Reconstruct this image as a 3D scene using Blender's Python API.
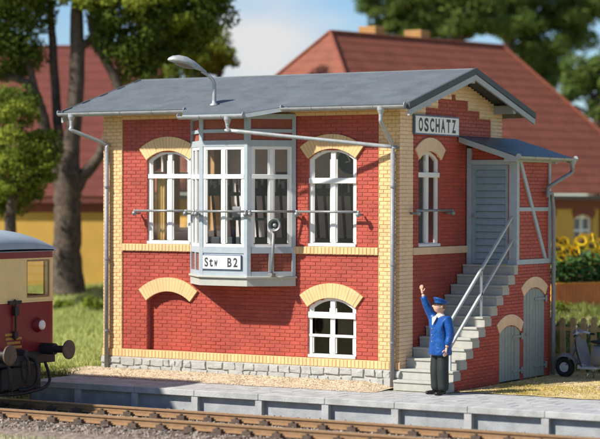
import bpy, bmesh, math, random
from mathutils import Vector, Matrix, noise
random.seed(7)
for o in list(bpy.data.objects): bpy.data.objects.remove(o)
SC = bpy.context.scene
COL = SC.collection
R = math.radians

# ------------------------------------------------------------------ camera
CAM = Vector((26.329, -35.276, 3.6696)); YAW, PITCH, ROLL, FPX = 0.547, -0.0101, 0.0023, 2084.2
_c, _s = math.cos(YAW), math.sin(YAW)
FWD = Vector((-_s*math.cos(PITCH), _c*math.cos(PITCH), math.sin(PITCH)))
_r = Vector((_c, _s, 0)); _u = _r.cross(FWD)
RGT = _r*math.cos(ROLL) + _u*math.sin(ROLL); UPV = _u*math.cos(ROLL) - _r*math.sin(ROLL)
cd = bpy.data.cameras.new('camera'); cam = bpy.data.objects.new('camera', cd); COL.objects.link(cam)
cam.matrix_world = Matrix(((RGT.x, UPV.x, -FWD.x, CAM.x), (RGT.y, UPV.y, -FWD.y, CAM.y), (RGT.z, UPV.z, -FWD.z, CAM.z), (0, 0, 0, 1)))
cd.sensor_width = 36; cd.lens = FPX/600*36; cd.clip_start = .5; cd.clip_end = 3000
cd.dof.use_dof = True; cd.dof.focus_distance = 40.6; cd.dof.aperture_fstop = 0.52
SC.camera = cam
def dep(u, v, d):
    "point seen at photo pixel (u, v) at a chosen depth d in metres"
    return CAM + (FWD + RGT*((u-300)/FPX) + UPV*((219.5-v)/FPX))*d

# ------------------------------------------------------------------ sky, sun, exposure
SUN = Vector((-.47, -.65, .71)).normalized()
w = bpy.data.worlds.new('World'); SC.world = w; w.use_nodes = True
nt = w.node_tree; N = nt.nodes; L = nt.links
bg = N['Background']; bg.inputs[1].default_value = .078
sky = N.new('ShaderNodeTexSky'); sky.sky_type = 'NISHITA'; sky.sun_disc = False
sky.sun_elevation = math.asin(SUN.z); sky.sun_rotation = math.atan2(SUN.x, SUN.y); sky.air_density = 1.0; sky.dust_density = 0; sky.ozone_density = 2.5
tc = N.new('ShaderNodeTexCoord'); mp = N.new('ShaderNodeMapping'); mp.inputs['Scale'].default_value = (1, 1, 3.2); mp.inputs['Location'].default_value = (.35, .1, .185); mp.inputs['Rotation'].default_value = (0, 0, -.055)
L.new(tc.outputs['Generated'], mp.inputs[0])
nz = N.new('ShaderNodeTexNoise'); nz.inputs['Scale'].default_value = 5.5; nz.inputs['Detail'].default_value = 5; nz.inputs['Roughness'].default_value = .5
L.new(mp.outputs[0], nz.inputs['Vector'])
cr = N.new('ShaderNodeValToRGB'); cr.color_ramp.elements[0].position = .53; cr.color_ramp.elements[1].position = .69
L.new(nz.outputs['Fac'], cr.inputs[0])
mx = N.new('ShaderNodeMix'); mx.data_type = 'RGBA'
L.new(cr.outputs[0], mx.inputs[0]); L.new(sky.outputs[0], mx.inputs[6]); mx.inputs[7].default_value = (7.0, 7.0, 7.0, 1)
hs = N.new('ShaderNodeMix'); hs.data_type = 'RGBA'; hs.blend_type = 'MULTIPLY'; hs.inputs[0].default_value = 1; hs.inputs[7].default_value = (.80, .95, 1.16, 1); L.new(sky.outputs[0], hs.inputs[6]); L.new(hs.outputs[2], mx.inputs[6])
L.new(mx.outputs[2], bg.inputs[0])
sd = bpy.data.lights.new('sun', 'SUN'); sd.energy = 5.0; sd.angle = R(1.8); sd.color = (1, .95, .86)
so = bpy.data.objects.new('sun', sd); COL.objects.link(so); so.rotation_euler = (-SUN).to_track_quat('-Z', 'Y').to_euler(); so.location = (-20, -30, 40)
SC.view_settings.view_transform = 'Standard'; SC.view_settings.look = 'None'; SC.view_settings.gamma = 1; SC.view_settings.exposure = .50
SC.view_settings.use_curve_mapping = False
SC.render.resolution_x, SC.render.resolution_y = 1024, 749

# ------------------------------------------------------------------ materials
MATS = {}
def mat(name, col, rough=.6, var=.12, scale=6, bump=0, bscale=40, island=0, metal=0, spec=.4, col2=None, detail=4):
    if name in MATS: return MATS[name]
    m = bpy.data.materials.new(name); m.use_nodes = True; n = m.node_tree.nodes; l = m.node_tree.links
    b = n['Principled BSDF']; b.inputs['Roughness'].default_value = rough; b.inputs['Metallic'].default_value = metal
    b.inputs['Specular IOR Level'].default_value = spec
    g = n.new('ShaderNodeNewGeometry'); t = n.new('ShaderNodeTexNoise')
    t.inputs['Scale'].default_value = scale; t.inputs['Detail'].default_value = detail; l.new(g.outputs['Position'], t.inputs['Vector'])
    mr = n.new('ShaderNodeMapRange'); mr.inputs[1].default_value = .3; mr.inputs[2].default_value = .7
    l.new(t.outputs['Fac'], mr.inputs[0])
    c1 = n.new('ShaderNodeMix'); c1.data_type = 'RGBA'; l.new(mr.outputs[0], c1.inputs[0])
    a = [x*(1-var) for x in col]; c = [min(1, x*(1+var)) for x in (col2 or col)]
    c1.inputs[6].default_value = (*a, 1); c1.inputs[7].default_value = (*c, 1); out = c1.outputs[2]
    if island:
        hv = n.new('ShaderNodeHueSaturation'); m2 = n.new('ShaderNodeMapRange'); m2.inputs[3].default_value = 1-island; m2.inputs[4].default_value = 1+island
        l.new(g.outputs['Random Per Island'], m2.inputs[0]); l.new(m2.outputs[0], hv.inputs['Value']); l.new(out, hv.inputs['Color']); out = hv.outputs[0]
    l.new(out, b.inputs['Base Color'])
    if bump:
        t2 = n.new('ShaderNodeTexNoise'); t2.inputs['Scale'].default_value = bscale; t2.inputs['Detail'].default_value = 5; l.new(g.outputs['Position'], t2.inputs['Vector'])
        bp = n.new('ShaderNodeBump'); bp.inputs['Strength'].default_value = bump; bp.inputs['Distance'].default_value = .02
        l.new(t2.outputs['Fac'], bp.inputs['Height']); l.new(bp.outputs[0], b.inputs['Normal'])
    MATS[name] = m; return m
def leafmat(name, dark, light, trans=.25):
    m = bpy.data.materials.new(name); m.use_nodes = True; n = m.node_tree.nodes; l = m.node_tree.links
    n.remove(n['Principled BSDF']); out = n['Material Output']
    g = n.new('ShaderNodeNewGeometry'); t = n.new('ShaderNodeTexNoise'); t.inputs['Scale'].default_value = 1.1; t.inputs['Detail'].default_value = 3; l.new(g.outputs['Position'], t.inputs['Vector'])
    ad = n.new('ShaderNodeMath'); ad.operation = 'MULTIPLY_ADD'; ad.inputs[1].default_value = .55
    l.new(g.outputs['Random Per Island'], ad.inputs[0]); l.new(t.outputs['Fac'], ad.inputs[2])
    mr = n.new('ShaderNodeMapRange'); mr.inputs[1].default_value = .4; mr.inputs[2].default_value = 1.15; l.new(ad.outputs[0], mr.inputs[0])
    c = n.new('ShaderNodeMix'); c.data_type = 'RGBA'; c.inputs[6].default_value = (*dark, 1); c.inputs[7].default_value = (*light, 1); l.new(mr.outputs[0], c.inputs[0])
    d = n.new('ShaderNodeBsdfDiffuse'); tr = n.new('ShaderNodeBsdfTranslucent'); x = n.new('ShaderNodeMixShader'); x.inputs[0].default_value = trans
    l.new(c.outputs[2], d.inputs[0]); l.new(c.outputs[2], tr.inputs[0]); l.new(d.outputs[0], x.inputs[1]); l.new(tr.outputs[0], x.inputs[2]); l.new(x.outputs[0], out.inputs[0])
    MATS[name] = m; return m
def glassmat(name, tint, refl=.12, rough=.02):
    m = bpy.data.materials.new(name); m.use_nodes = True; n = m.node_tree.nodes; l = m.node_tree.links
    n.remove(n['Principled BSDF']); out = n['Material Output']
    t = n.new('ShaderNodeBsdfTransparent'); t.inputs[0].default_value = (*tint, 1)
    g = n.new('ShaderNodeBsdfGlossy'); g.inputs['Roughness'].default_value = rough
    ge = n.new('ShaderNodeNewGeometry'); dt = n.new('ShaderNodeVectorMath'); dt.operation = 'DOT_PRODUCT'; l.new(ge.outputs['Normal'], dt.inputs[0]); l.new(ge.outputs['Incoming'], dt.inputs[1])
    ab = n.new('ShaderNodeMath'); ab.operation = 'ABSOLUTE'; l.new(dt.outputs['Value'], ab.inputs[0])
    om = n.new('ShaderNodeMath'); om.operation = 'SUBTRACT'; om.inputs[0].default_value = 1; l.new(ab.outputs[0], om.inputs[1])
    pw = n.new('ShaderNodeMath'); pw.operation = 'POWER'; pw.inputs[1].default_value = 5; l.new(om.outputs[0], pw.inputs[0])
    ad = n.new('ShaderNodeMath'); ad.operation = 'MULTIPLY_ADD'; ad.inputs[1].default_value = .96; ad.inputs[2].default_value = refl*.5; l.new(pw.outputs[0], ad.inputs[0])
    x = n.new('ShaderNodeMixShader'); l.new(ad.outputs[0], x.inputs[0]); l.new(t.outputs[0], x.inputs[1]); l.new(g.outputs[0], x.inputs[2]); l.new(x.outputs[0], out.inputs[0])
    MATS[name] = m; return m

RED = mat('red_brick', (.41, .072, .046), .55, .15, 1.8, .25, 60, .085)
YEL = mat('yellow_brick', (.76, .495, .24), .55, .10, 2.5, .2, 60, .07)
REDM = mat('red_mortar', (.40, .105, .075), .8, .1, 8)
YELM = mat('yellow_mortar', (.60, .36, .17), .8, .1, 8)
CREAM = mat('cream_lintel', (.80, .55, .34), .6, .08, 5, .15, 50)
STONE = mat('base_stone', (.40, .40, .37), .75, .14, 9, .5, 45)
STMORT = mat('stone_mortar', (.42, .41, .37), .9, .1, 12)
WHITE = mat('white_paint', (.80, .79, .75), .4, .03, 10)
TIMBER = mat('grey_blue_paint', (.38, .43, .46), .5, .07, 8, .1, 70)
TIMBER_D = mat('door_blue_paint', (.25, .34, .38), .5, .08, 8, .1, 70)
ROOF = mat('roof_felt', (.112, .128, .14), .62, .16, 2.5, .4, 30, .10)
ROOFE = mat('roof_edge_felt', (.06, .07, .075), .6, .1, 6)
VERGE = mat('verge_board_paint', (.36, .38, .38), .5, .06, 7)
GUTTER = mat('gutter_zinc', (.37, .385, .39), .45, .14, 9, 0, 40, 0, .25)
PIPE = mat('downpipe_paint', (.25, .255, .265), .5, .14, 9, 0, 40, 0, .1)
RAILM = mat('guard_rail_paint', (.25, .26, .26), .4, .1, 9, 0, 40, 0, .3)
STEP = mat('stair_concrete', (.41, .405, .36), .75, .08, 7, .25, 50)
DOORG = mat('green_grey_door_paint', (.30, .34, .30), .6, .08, 8, .1, 60)
BLACK = mat('black_paint', (.012, .012, .013), .4, .2, 8)
IRON = mat('dark_iron', (.03, .03, .032), .5, .25, 12, .2, 60)
SIGNW = mat('sign_white', (.82, .82, .79), .35, .02, 6)
SIGNB = mat('sign_border', (.10, .13, .22), .4, .05, 6)
PANEL = mat('bay_brown_red_panel', (.30, .075, .045), .55, .12, 9, .2, 60)
INT = mat('interior_plaster', (.82, .76, .74), .9, .08, 4)
INTF = mat('interior_floor', (.62, .52, .42), .8, .1, 6)
GLASS = glassmat('window_glass', (.95, .95, .95), .04)
CABIN = mat('cabinet_paint', (.07, .085, .09), .5, .1, 8)
STEEL = mat('lever_steel', (.45, .45, .44), .35, .1, 8, 0, 40, 0, .7)

# ------------------------------------------------------------------ mesh helpers
WO = {}                                     # world origin of every parent
FRONT = (Vector((0, 0, 0)), Vector((1, 0, 0)), Vector((0, -1, 0)))
def frame(o, u, n): return (Vector(o), Vector(u).normalized(), Vector(n).normalized())
class MB:
    def __init__(s, fr=None): s.v = []; s.f = []; s.mi = []; s.fr = fr; s.m = 0
    def P(s, u, z, n):
        O, U, Nn = s.fr; return O + U*u + Vector((0, 0, z)) + Nn*n
    def quadmesh(s, vs, fs):
        k = len(s.v); s.v += [Vector(x) for x in vs]
        for f in fs: s.f.append([i+k for i in f]); s.mi.append(s.m)
        return s
    def box(s, a0, a1, b0, b1, c0, c1):
        "plain: x, y, z ranges; with a frame: u, z, n ranges"
        if s.fr: q = [s.P(u, z, n) for n in (c0, c1) for z in (b0, b1) for u in (a0, a1)]
        else: q = [Vector((x, y, z)) for z in (c0, c1) for y in (b0, b1) for x in (a0, a1)]
        return s.quadmesh(q, [(0, 2, 3, 1), (4, 5, 7, 6), (0, 1, 5, 4), (2, 6, 7, 3), (0, 4, 6, 2), (1, 3, 7, 5)])
    def prism(s, poly, c0, c1):
        "poly of (u, z) in the frame (or x, y plain), extruded c0..c1"
        n = len(poly)
        if s.fr: q = [s.P(a, b, c0) for a, b in poly] + [s.P(a, b, c1) for a, b in poly]
        else: q = [Vector((a, b, c0)) for a, b in poly] + [Vector((a, b, c1)) for a, b in poly]
        return s.quadmesh(q, [tuple(range(n))[::-1], tuple(range(n, 2*n))] + [(i, (i+1) % n, (i+1) % n+n, i+n) for i in range(n)])
    def bar(s, a, b, w, h=None, up=(0, 0, 1)):
        a = Vector(a); b = Vector(b); h = h or w; d = (b-a).normalized(); upv = Vector(up)
        if abs(d.dot(upv)) > .98: upv = Vector((0, 1, 0))
        x = d.cross(upv).normalized()*w/2; y = x.cross(d).normalized()*h/2
        q = [p+i*x+j*y for p in (a, b) for i, j in ((-1, -1), (1, -1), (1, 1), (-1, 1))]
        return s.quadmesh(q, [(0, 1, 2, 3), (7, 6, 5, 4), (0, 4, 5, 1), (1, 5, 6, 2), (2, 6, 7, 3), (3, 7, 4, 0)])
    def tube(s, pts, r, seg=10, cap=True):
        pts = [Vector(p) for p in pts]; n = len(pts); rr = r if isinstance(r, (list, tuple)) else [r]*n
        d0 = (pts[1]-pts[0]).normalized(); x = d0.orthogonal().normalized(); q = []
        for i, p in enumerate(pts):
            d = ((pts[min(i+1, n-1)]-p).normalized() + (p-pts[max(i-1, 0)]).normalized())
            d = d.normalized() if d.length > 1e-6 else d0
            x = (x - d*x.dot(d)).normalized(); y = d.cross(x)
            q += [p + (x*math.cos(2*math.pi*k/seg) + y*math.sin(2*math.pi*k/seg))*rr[i] for k in range(seg)]
        f = [(i*seg+k, i*seg+(k+1) % seg, (i+1)*seg+(k+1) % seg, (i+1)*seg+k) for i in range(n-1) for k in range(seg)]
        if cap: f += [tuple(range(seg))[::-1], tuple(range((n-1)*seg, n*seg))]
        return s.quadmesh(q, f)
    def lathe(s, c, axis, prof, seg=20, closed=False):
        "prof: (radius, distance along axis)"
        c = Vector(c); a = Vector(axis).normalized(); x = a.orthogonal().normalized(); y = a.cross(x); q = []
        for r, h in prof: q += [c + a*h + (x*math.cos(2*math.pi*k/seg)+y*math.sin(2*math.pi*k/seg))*max(r, 1e-4) for k in range(seg)]
        n = len(prof)
        f = [(i*seg+k, i*seg+(k+1) % seg, ((i+1) % n)*seg+(k+1) % seg, ((i+1) % n)*seg+k) for i in range(n if closed else n-1) for k in range(seg)]
        return s.quadmesh(q, f)
    def ball(s, c, r, seg=12, rings=8, rot=None):
        r = Vector(r) if not isinstance(r, (int, float)) else Vector((r, r, r)); c = Vector(c); q = []; 
        for i in range(rings+1):
            t = math.pi*i/rings
            for k in range(seg):
                p = Vector((math.sin(t)*math.cos(2*math.pi*k/seg)*r.x, math.sin(t)*math.sin(2*math.pi*k/seg)*r.y, math.cos(t)*r.z))
                if rot: p = rot @ p
                q.append(c+p)
        return s.quadmesh(q, [(i*seg+k, (i+1)*seg+k, (i+1)*seg+(k+1) % seg, i*seg+(k+1) % seg) for i in range(rings) for k in range(seg)])
    def grid(s, fn, nu, nv):
        q = [fn(i/nu, j/nv) for j in range(nv+1) for i in range(nu+1)]
        return s.quadmesh(q, [(j*(nu+1)+i, j*(nu+1)+i+1, (j+1)*(nu+1)+i+1, (j+1)*(nu+1)+i) for j in range(nv) for i in range(nu)])
    def build(s, name, material, parent=None, smooth=False, bevel=0, fixn=True):
        mats = material if isinstance(material, (list, tuple)) else [material]
        lo = Vector((min(p.x for p in s.v), min(p.y for p in s.v), min(p.z for p in s.v))); hi = Vector((max(p.x for p in s.v), max(p.y for p in s.v), max(p.z for p in s.v)))
        c = (lo+hi)/2
        if parent is None: c.z = lo.z
        me = bpy.data.meshes.new(name); me.from_pydata([p-c for p in s.v], [], s.f)
        for m in mats: me.materials.append(m)
        if len(mats) > 1: me.polygons.foreach_set('material_index', s.mi)
        if fixn and len(s.f) < 60000:
            bm = bmesh.new(); bm.from_mesh(me); bmesh.ops.remove_doubles(bm, verts=bm.verts, dist=1e-5) if smooth else None
            bmesh.ops.recalc_face_normals(bm, faces=bm.faces)
            if bevel: bmesh.ops.bevel(bm, geom=bm.edges[:], offset=bevel, segments=1, affect='EDGES')
            bm.to_mesh(me); bm.free()
        if smooth: me.polygons.foreach_set('use_smooth', [True]*len(me.polygons))
        me.update()
        o = bpy.data.objects.new(name, me); COL.objects.link(o)
        base = WO[parent.name] if parent else Vector((0, 0, 0))
        o.location = c-base; WO[o.name] = c
        if parent: o.parent = parent
        return o
def tag(o, label=None, cat=None, group=None, kind=None):
    if label: o['label'] = label
    if cat: o['category'] = cat
    if group: o['group'] = group
    if kind: o['kind'] = kind
    return o
def empty(name, loc, parent=None, local=False):
    o = bpy.data.objects.new(name, None); COL.objects.link(o); o.empty_display_size = .2; loc = Vector(loc)
    o.location = loc-(WO[parent.name] if parent else Vector((0, 0, 0)))
    if parent: o.parent = parent
    WO[o.name] = Vector((0, 0, 0)) if local else loc
    return o
def thing(name, label, cat, loc, group=None, local=False): return tag(empty(name, loc, None, local), label, cat, group)
def copy_tree(o, parent=None):
    c = o.copy(); COL.objects.link(c)
    if parent: c.parent = parent
    for ch in o.children: copy_tree(ch, c)
    return c
def spline(pts, n=6):
    pts = [Vector(p) for p in pts]; out = []
    for i in range(len(pts)-1):
        p0, p1, p2, p3 = pts[max(i-1, 0)], pts[i], pts[i+1], pts[min(i+2, len(pts)-1)]
        for k in range(n):
            t = k/n; out.append(.5*((2*p1)+(p2-p0)*t+(2*p0-5*p1+4*p2-p3)*t*t+(3*p1-p0-3*p2+p3)*t**3))
    return out+[pts[-1]]
def interp(vals, n):
    m = len(vals)-1
    return [vals[min(int(i/(n-1)*m), m-1)]*(1-(i/(n-1)*m-min(int(i/(n-1)*m), m-1)))+vals[min(int(i/(n-1)*m), m-1)+1]*(i/(n-1)*m-min(int(i/(n-1)*m), m-1)) for i in range(n)]
def lettering(text, fr, u0, u1, z0, z1, n, material, parent, bold=.012, gap=.22):
    "painted condensed letters: each glyph fitted to its own cell"
    cell = (u1-u0)/len(text)
    for i, ch in enumerate(text):
        cu = bpy.data.curves.new('lettering', 'FONT'); cu.body = ch; cu.size = 1; cu.offset = bold
        t = bpy.data.objects.new('lettering_curve', cu); COL.objects.link(t)
        bpy.context.view_layer.update()
        me = bpy.data.meshes.new_from_object(t.evaluated_get(bpy.context.evaluated_depsgraph_get()))
        vs = [v.co.copy() for v in me.vertices]; xs = [v.x for v in vs]; ys = [v.y for v in vs]
        a, b, c, d = min(xs), max(xs), min(ys), max(ys); h = 1.0
        if ch.islower() and ch not in 'tbdfhkl': h = .74
        if ch == 't': h = .92
        ca, cb = u0+cell*(i+gap/2), u0+cell*(i+1-gap/2)
        mb = MB(fr); mb.v = [mb.P(ca+(v.x-a)/(b-a)*(cb-ca), z0+(v.y-c)/(d-c)*(z1-z0)*h, n) for v in vs]
        mb.f = [list(p.vertices) for p in me.polygons]; mb.mi = [0]*len(mb.f)
        bpy.data.objects.remove(t); bpy.data.meshes.remove(me)
        mb.build('letter', material, parent, fixn=False)

# ------------------------------------------------------------------ brickwork helpers
def opening_at(o, z):
    u0, u1, z0, zs, rise = o
    if z <= z0: return None
    if z <= zs: return (u0, u1)
    if rise <= 0 or z >= zs+rise: return None
    h = (u1-u0)/2; Rr = (h*h+rise*rise)/(2*rise); zc = zs+rise-Rr; hw = math.sqrt(max(Rr*Rr-(z-zc)**2, 0))
    return ((u0+u1)/2-hw, (u0+u1)/2+hw) if hw > .01 else None
def cut(iv, ops, z):
    out = [iv]
    for o in ops:
        h = opening_at(o, z)
        if not h: continue
        nx = []
        for a, b in out:
            if h[1] <= a or h[0] >= b: nx.append((a, b)); continue
            if h[0] > a: nx.append((a, h[0]))
            if h[1] < b: nx.append((h[1], b))
        out = nx
    return [(a, b) for a, b in out if b-a > .012]
BW, BH, JT = .236, .0755, .0065
LOOSE = []
def bricks(mb, iv_fn, z0, z1, face, bw=BW, bh=BH, ops=(), deep=.008, single=None):
    "rows of frustum bricks; iv_fn(z) gives the (u0, u1) intervals of the course"
    rows = max(1, round((z1-z0)/bh)); h = (z1-z0)/rows
    for r in range(rows):
        za, zb = z0+r*h+JT/2, z0+(r+1)*h-JT/2; zm = (za+zb)/2
        ivs = []
        for iv in iv_fn(zm): ivs += cut(iv, ops, zm)
        for a, b in ivs:
            k = math.floor((a-(r % 2)*bw/2)/bw); u = (r % 2)*bw/2+k*bw
            while u < b:
                ua, ub = max(u, a)+JT/2, min(u+bw, b)-JT/2; u += bw
                if ub-ua < .018: continue
                if single and ub-ua > bw-JT-.002 and single(ua) and len(LOOSE) < 300: LOOSE.append(((ua+ub)/2, zm, zb-za)); continue
                f = face+random.uniform(-.0025, .002); e = .007; g = face-deep-.004
                q = [mb.P(x, z, n) for n, i in ((g, 0), (f, e)) for x, z in ((ua+i, za+i), (ub-i, za+i), (ub-i, zb-i), (ua+i, zb-i))]
                mb.quadmesh(q, [(4, 5, 6, 7), (0, 1, 5, 4), (1, 2, 6, 5), (2, 3, 7, 6), (3, 0, 4, 7)])
    return mb
def core(mb, iv_fn, z0, z1, n0, n1, ops=(), step=.04):
    "wall body behind the bricks as thin layers so that openings stay open"
    zs = {z0, z1}
    for o in ops:
        for z in (o[2], o[3], o[3]+max(o[4], 0)):
            if z0 < z < z1: zs.add(z)
        if o[4] > 0:
            k = o[3]
            while k < o[3]+o[4]:
                if z0 < k < z1: zs.add(k)
                k += step
    zs = sorted(zs)
    for a, b in zip(zs, zs[1:]):
        zm = (a+b)/2
        for iv in iv_fn(zm):
            for p, q in cut(iv, ops, zm): mb.box(p, q, a, b, n0, n1)
    return mb
def arch_pts(o, r_add=0, n=16):
    u0, u1, z0, zs, rise = o; h = (u1-u0)/2; Rr = (h*h+rise*rise)/(2*rise); zc = zs+rise-Rr; c = (u0+u1)/2; A = math.asin(min(1, h/Rr))
    return [(c+(Rr+r_add)*math.sin(-A+2*A*i/n), zc+(Rr+r_add)*math.cos(-A+2*A*i/n)) for i in range(n+1)]
def voussoirs(o, fr, thick, n0, n1, parent, count=19):
    a = arch_pts(o, 0, count*2); b = arch_pts(o, thick, count*2)
    holder = None
    for i in range(count):
        j = .005
        def mixp(p, q, t): return (p[0]+(q[0]-p[0])*t, p[1]+(q[1]-p[1])*t)
        pa, pm, pb = a[2*i], a[2*i+1], a[2*i+2]; qa, qm, qb = b[2*i], b[2*i+1], b[2*i+2]
        mb = MB(fr); k = .035
        poly = [mixp(pa, pb, k), pm, mixp(pa, pb, 1-k), mixp(qa, qb, 1-k), qm, mixp(qa, qb, k)]
        mb.prism(poly, n0, n1+random.uniform(-.003, .003)).build('arch_brick', YEL, parent)
    mb = MB(fr); mb.prism(a+b[::-1], n0-.002, n1-.012).build('arch_mortar', YELM, parent)
def arch_solid(o, fr, thick, n0, n1, parent, m=None):
    return MB(fr).prism(arch_pts(o, 0, 12)+arch_pts(o, thick, 12)[::-1], n0, n1).build('arch_lintel', m or CREAM, parent, bevel=.006)
def window(o, fr, parent, transoms, label=None, nset=-.16, fw=.075, mull=.11, name='window', panes=True, sill=True, cols=2):
    "arched or square casement window: frame with mullion and transoms, and each pane of glass"
    u0, u1, z0, zs, rise = o; wd = empty(name, fr[0]+fr[1]*((u0+u1)/2)+fr[2]*nset+Vector((0, 0, z0)), parent)
    mb = MB(fr); zt = zs+max(rise, 0)
    if rise > 0: outer = [(u0, z0), (u1, z0)]+arch_pts(o, 0, 14)[::-1]
    else: outer = [(u0, z0), (u1, z0), (u1, zs), (u0, zs)]
    io = (u0+fw, u1-fw, z0+fw, zs-.01 if rise > 0 else zs-fw, rise-.02 if rise > 0 else 0)
    inner = [(io[0], io[2]), (io[1], io[2])]+(arch_pts((io[0], io[1], io[2], io[3]-.03, max(io[4], .03)), 0, 14)[::-1] if rise > 0 else [(io[1], io[3]), (io[0], io[3])])
    n = len(outer); q = [mb.P(a, b, c) for c in (nset-.03, nset+.03) for P_ in (outer, inner) for a, b in P_]
    f = []
    for i in range(n):
        j = (i+1) % n
        f += [(i, j, n+j, n+i), (2*n+i, 3*n+i, 3*n+j, 2*n+j), (i, 2*n+i, 2*n+j, j), (n+i, n+j, 3*n+j, 3*n+i)]
    mb.quadmesh(q, f); mb.build('frame', WHITE, wd)
    c = (u0+u1)/2; edges = [io[0]]
    for k in range(1, cols): edges.append(io[0]+(io[1]-io[0])*k/cols)
    edges.append(io[1])
    for e in edges[1:-1]:
        MB(fr).box(e-mull/2, e+mull/2, io[2]-.004, zt-.05 if rise > 0 else io[3]+.004, nset-.035, nset+.037).build('mullion', WHITE, wd, bevel=.006)
    for t, h, pr in transoms:
        MB(fr).box(u0+.004, u1-.004, t-h/2, t+h/2, nset-.033, nset+pr).build('transom', WHITE, wd, bevel=.006)
    zsn = [io[2]]+[t for t, h, p in transoms]+[zt-.04]
    for i in range(len(edges)-1):
        for a, b in zip(zsn, zsn[1:]):
            MB(fr).box(edges[i]+.002, edges[i+1]-.002, a, b if b < zt-.05 else min(b, zs+max(rise, 0)*.6), nset-.006, nset+.002).build('pane', GLASS, wd)
            # slim casement sash round the pane
            if i == 0 or True:
                e0 = edges[i]+(mull/2 if i else 0); e1 = edges[i+1]-(mull/2 if i+1 < len(edges)-1 else 0); b2 = b-.03 if b < zt-.05 else zs-.02
                
                for e_ in (e0+.004, e1-.026): MB(fr).box(e_, e_+.022, a+.02, b2, nset-.02, nset+.018).build('sash', WHITE, wd)
    if sill: MB(fr).box(u0+.004, u1-.004, z0+.003, z0+.06, nset+.031, -.012).build('sill', WHITE, wd, bevel=.006)
    if label: wd['label'] = label
    return wd

# ================================================================== THE SETTING
W, D, XO = 7.1, 4.5, 8.226
def sstep(a, b, x):
    t = min(1, max(0, (x-a)/(b-a))); return t*t*(3-2*t)
def gz(x, y):
    "height of the terrain"
    z = sstep(4.6, 11.5, y)*(.98+.02*noise.noise(Vector((x*.2, y*.2, 0))))
    if x > -.15: z = -.50 if y < -2.2 else z
    elif y < -.9: z = -.50*sstep(-.9, -3.2, y)
    return z-.012+.012*noise.noise(Vector((x*1.3, y*1.3, 3)))*(1 if y > 3 or x < -.4 else 0)
def make_ground():
    xs = [-900, -400, -150, -80, -50] + [-40+i*2 for i in range(10)] + [-20+.5*i for i in range(38)] + [-1+.2*i for i in range(6)]+[.5+.75*i for i in range(40)] + [32, 40, 60, 100, 200, 500, 900]
    ys = [-900, -400, -150, -60, -40, -25, -15, -10, -8, -6, -5, -4, -3.4, -3, -2.7, -2.4, -2.201, -2.199, -1.5, -.8, 0, .8, 1.6, 2.5]+[3+.5*i for i in range(24)]+[16, 18, 22, 28, 40, 60, 90, 150, 300, 600, 1500]
    mb = MB(); q = [Vector((x, y, gz(x, y))) for y in ys for x in xs]; n = len(xs)
    mb.quadmesh(q, [(j*n+i, j*n+i+1, (j+1)*n+i+1, (j+1)*n+i) for j in range(len(ys)-1) for i in range(n-1)])
    return tag(mb.build('ground', mat('ground_soil_grass', (.24, .25, .09), .95, .25, 1.2, .6, 8, col2=(.42, .36, .17)), smooth=True), kind='structure')
make_ground()
SAND = mat('sand', (.42, .31, .19), .95, .25, 14, .8, 60, col2=(.60, .48, .34), detail=8)
def sheet(name, x0, x1, y0, y1, z, m, wob=.1, n=60):
    def fn(a, b):
        x = x0+(x1-x0)*a; y = y0+(y1-y0)*b; e = wob*noise.noise(Vector((x*1.7, b*3, z*50)))
        return Vector((x, y+(e if b in (0, 1) else 0), z+.006*noise.noise(Vector((x*3, y*3, 1)))))
    return tag(MB().grid(fn, n, 6).build(name, m, smooth=True), kind='structure')
def bank(a, b):
    x = -1.3+8.35*a; y = .1-1.05*b+.10*noise.noise(Vector((x*1.7, 0, 4)))*b; fade = sstep(-1.3, -.2, x)*(1-sstep(6.3, 7.05, x)*.7)
    return Vector((x, y, .006+.115*fade*(1-sstep(.1, .95, b))+.010*noise.noise(Vector((x*4, y*4, 1)))*(1-b)))
tag(MB().grid(bank, 120, 14).build('sand_strip', SAND, smooth=True), kind='structure')
bankz = lambda x, y: .006+.115*sstep(-1.3, -.2, x)*(1-sstep(6.3, 7.05, x)*.7)*(1-sstep(.1, .95, (.1-y)/1.05))
sheet('sand_patch', 8.3, 22, .02, 5.6, .014, mat('straw_sand', (.44, .33, .12), .95, .25, 7, .8, 40, col2=(.62, .48, .24), detail=8), .1)

# ---- platform: slabs, coping stones, concrete panels and posts
PLAT = tag(empty('platform', (8, -1.3, -.5)), kind='structure')
CONC = mat('platform_concrete', (.34, .34, .335), .8, .12, 3.5, .4, 40, col2=(.41, .41, .40), detail=8)
CONC2 = mat('platform_panel_concrete', (.33, .34, .35), .8, .18, 4, .3, 30)
MB().box(-.12, 24, -2.19, .1, -.5, -.035).build('platform_core', mat('joint_dirt', (.20, .19, .17), .95, .15, 15), PLAT)
slab_me = None
rows = [(-2.0+.41*k, -2.0+.41*(k+1)) for k in range(5)]
for r, (ya, yb) in enumerate(rows):
    x = -.1+(.25 if r % 2 else 0)-.5
    while x < 24:
        xa, xb = max(x, -.12), x+.5; x += .5
        if xb-xa < .1: continue
        if r == 4 and xa < 8.3: continue
        if slab_me is None or xb-xa < .49:
            o = MB().box(xa+.007, xb-.007, ya+.009, yb-.009, -.034, .0).build('slab', CONC, PLAT, bevel=.003)
            if xb-xa > .49: slab_me = o
        else:
            o = slab_me.copy(); COL.objects.link(o); o.location = Vector(((xa+xb)/2, (ya+yb)/2, -.017))-WO[PLAT.name]
        o.location.z += random.uniform(-.0025, .0025)
PX = [-.30, 1.12, 2.51, 3.92, 5.37, 6.82, 8.28, 9.75, 11.24, 12.7, 14.2, 15.7, 17.2, 18.7, 20.2, 21.7]
cop_mb = lambda a, b: MB(frame((0, 0, 0), (1, 0, 0), (0, -1, 0))).box(a+.003, b-.003, -.115, .004, 1.99, 2.36)
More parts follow.
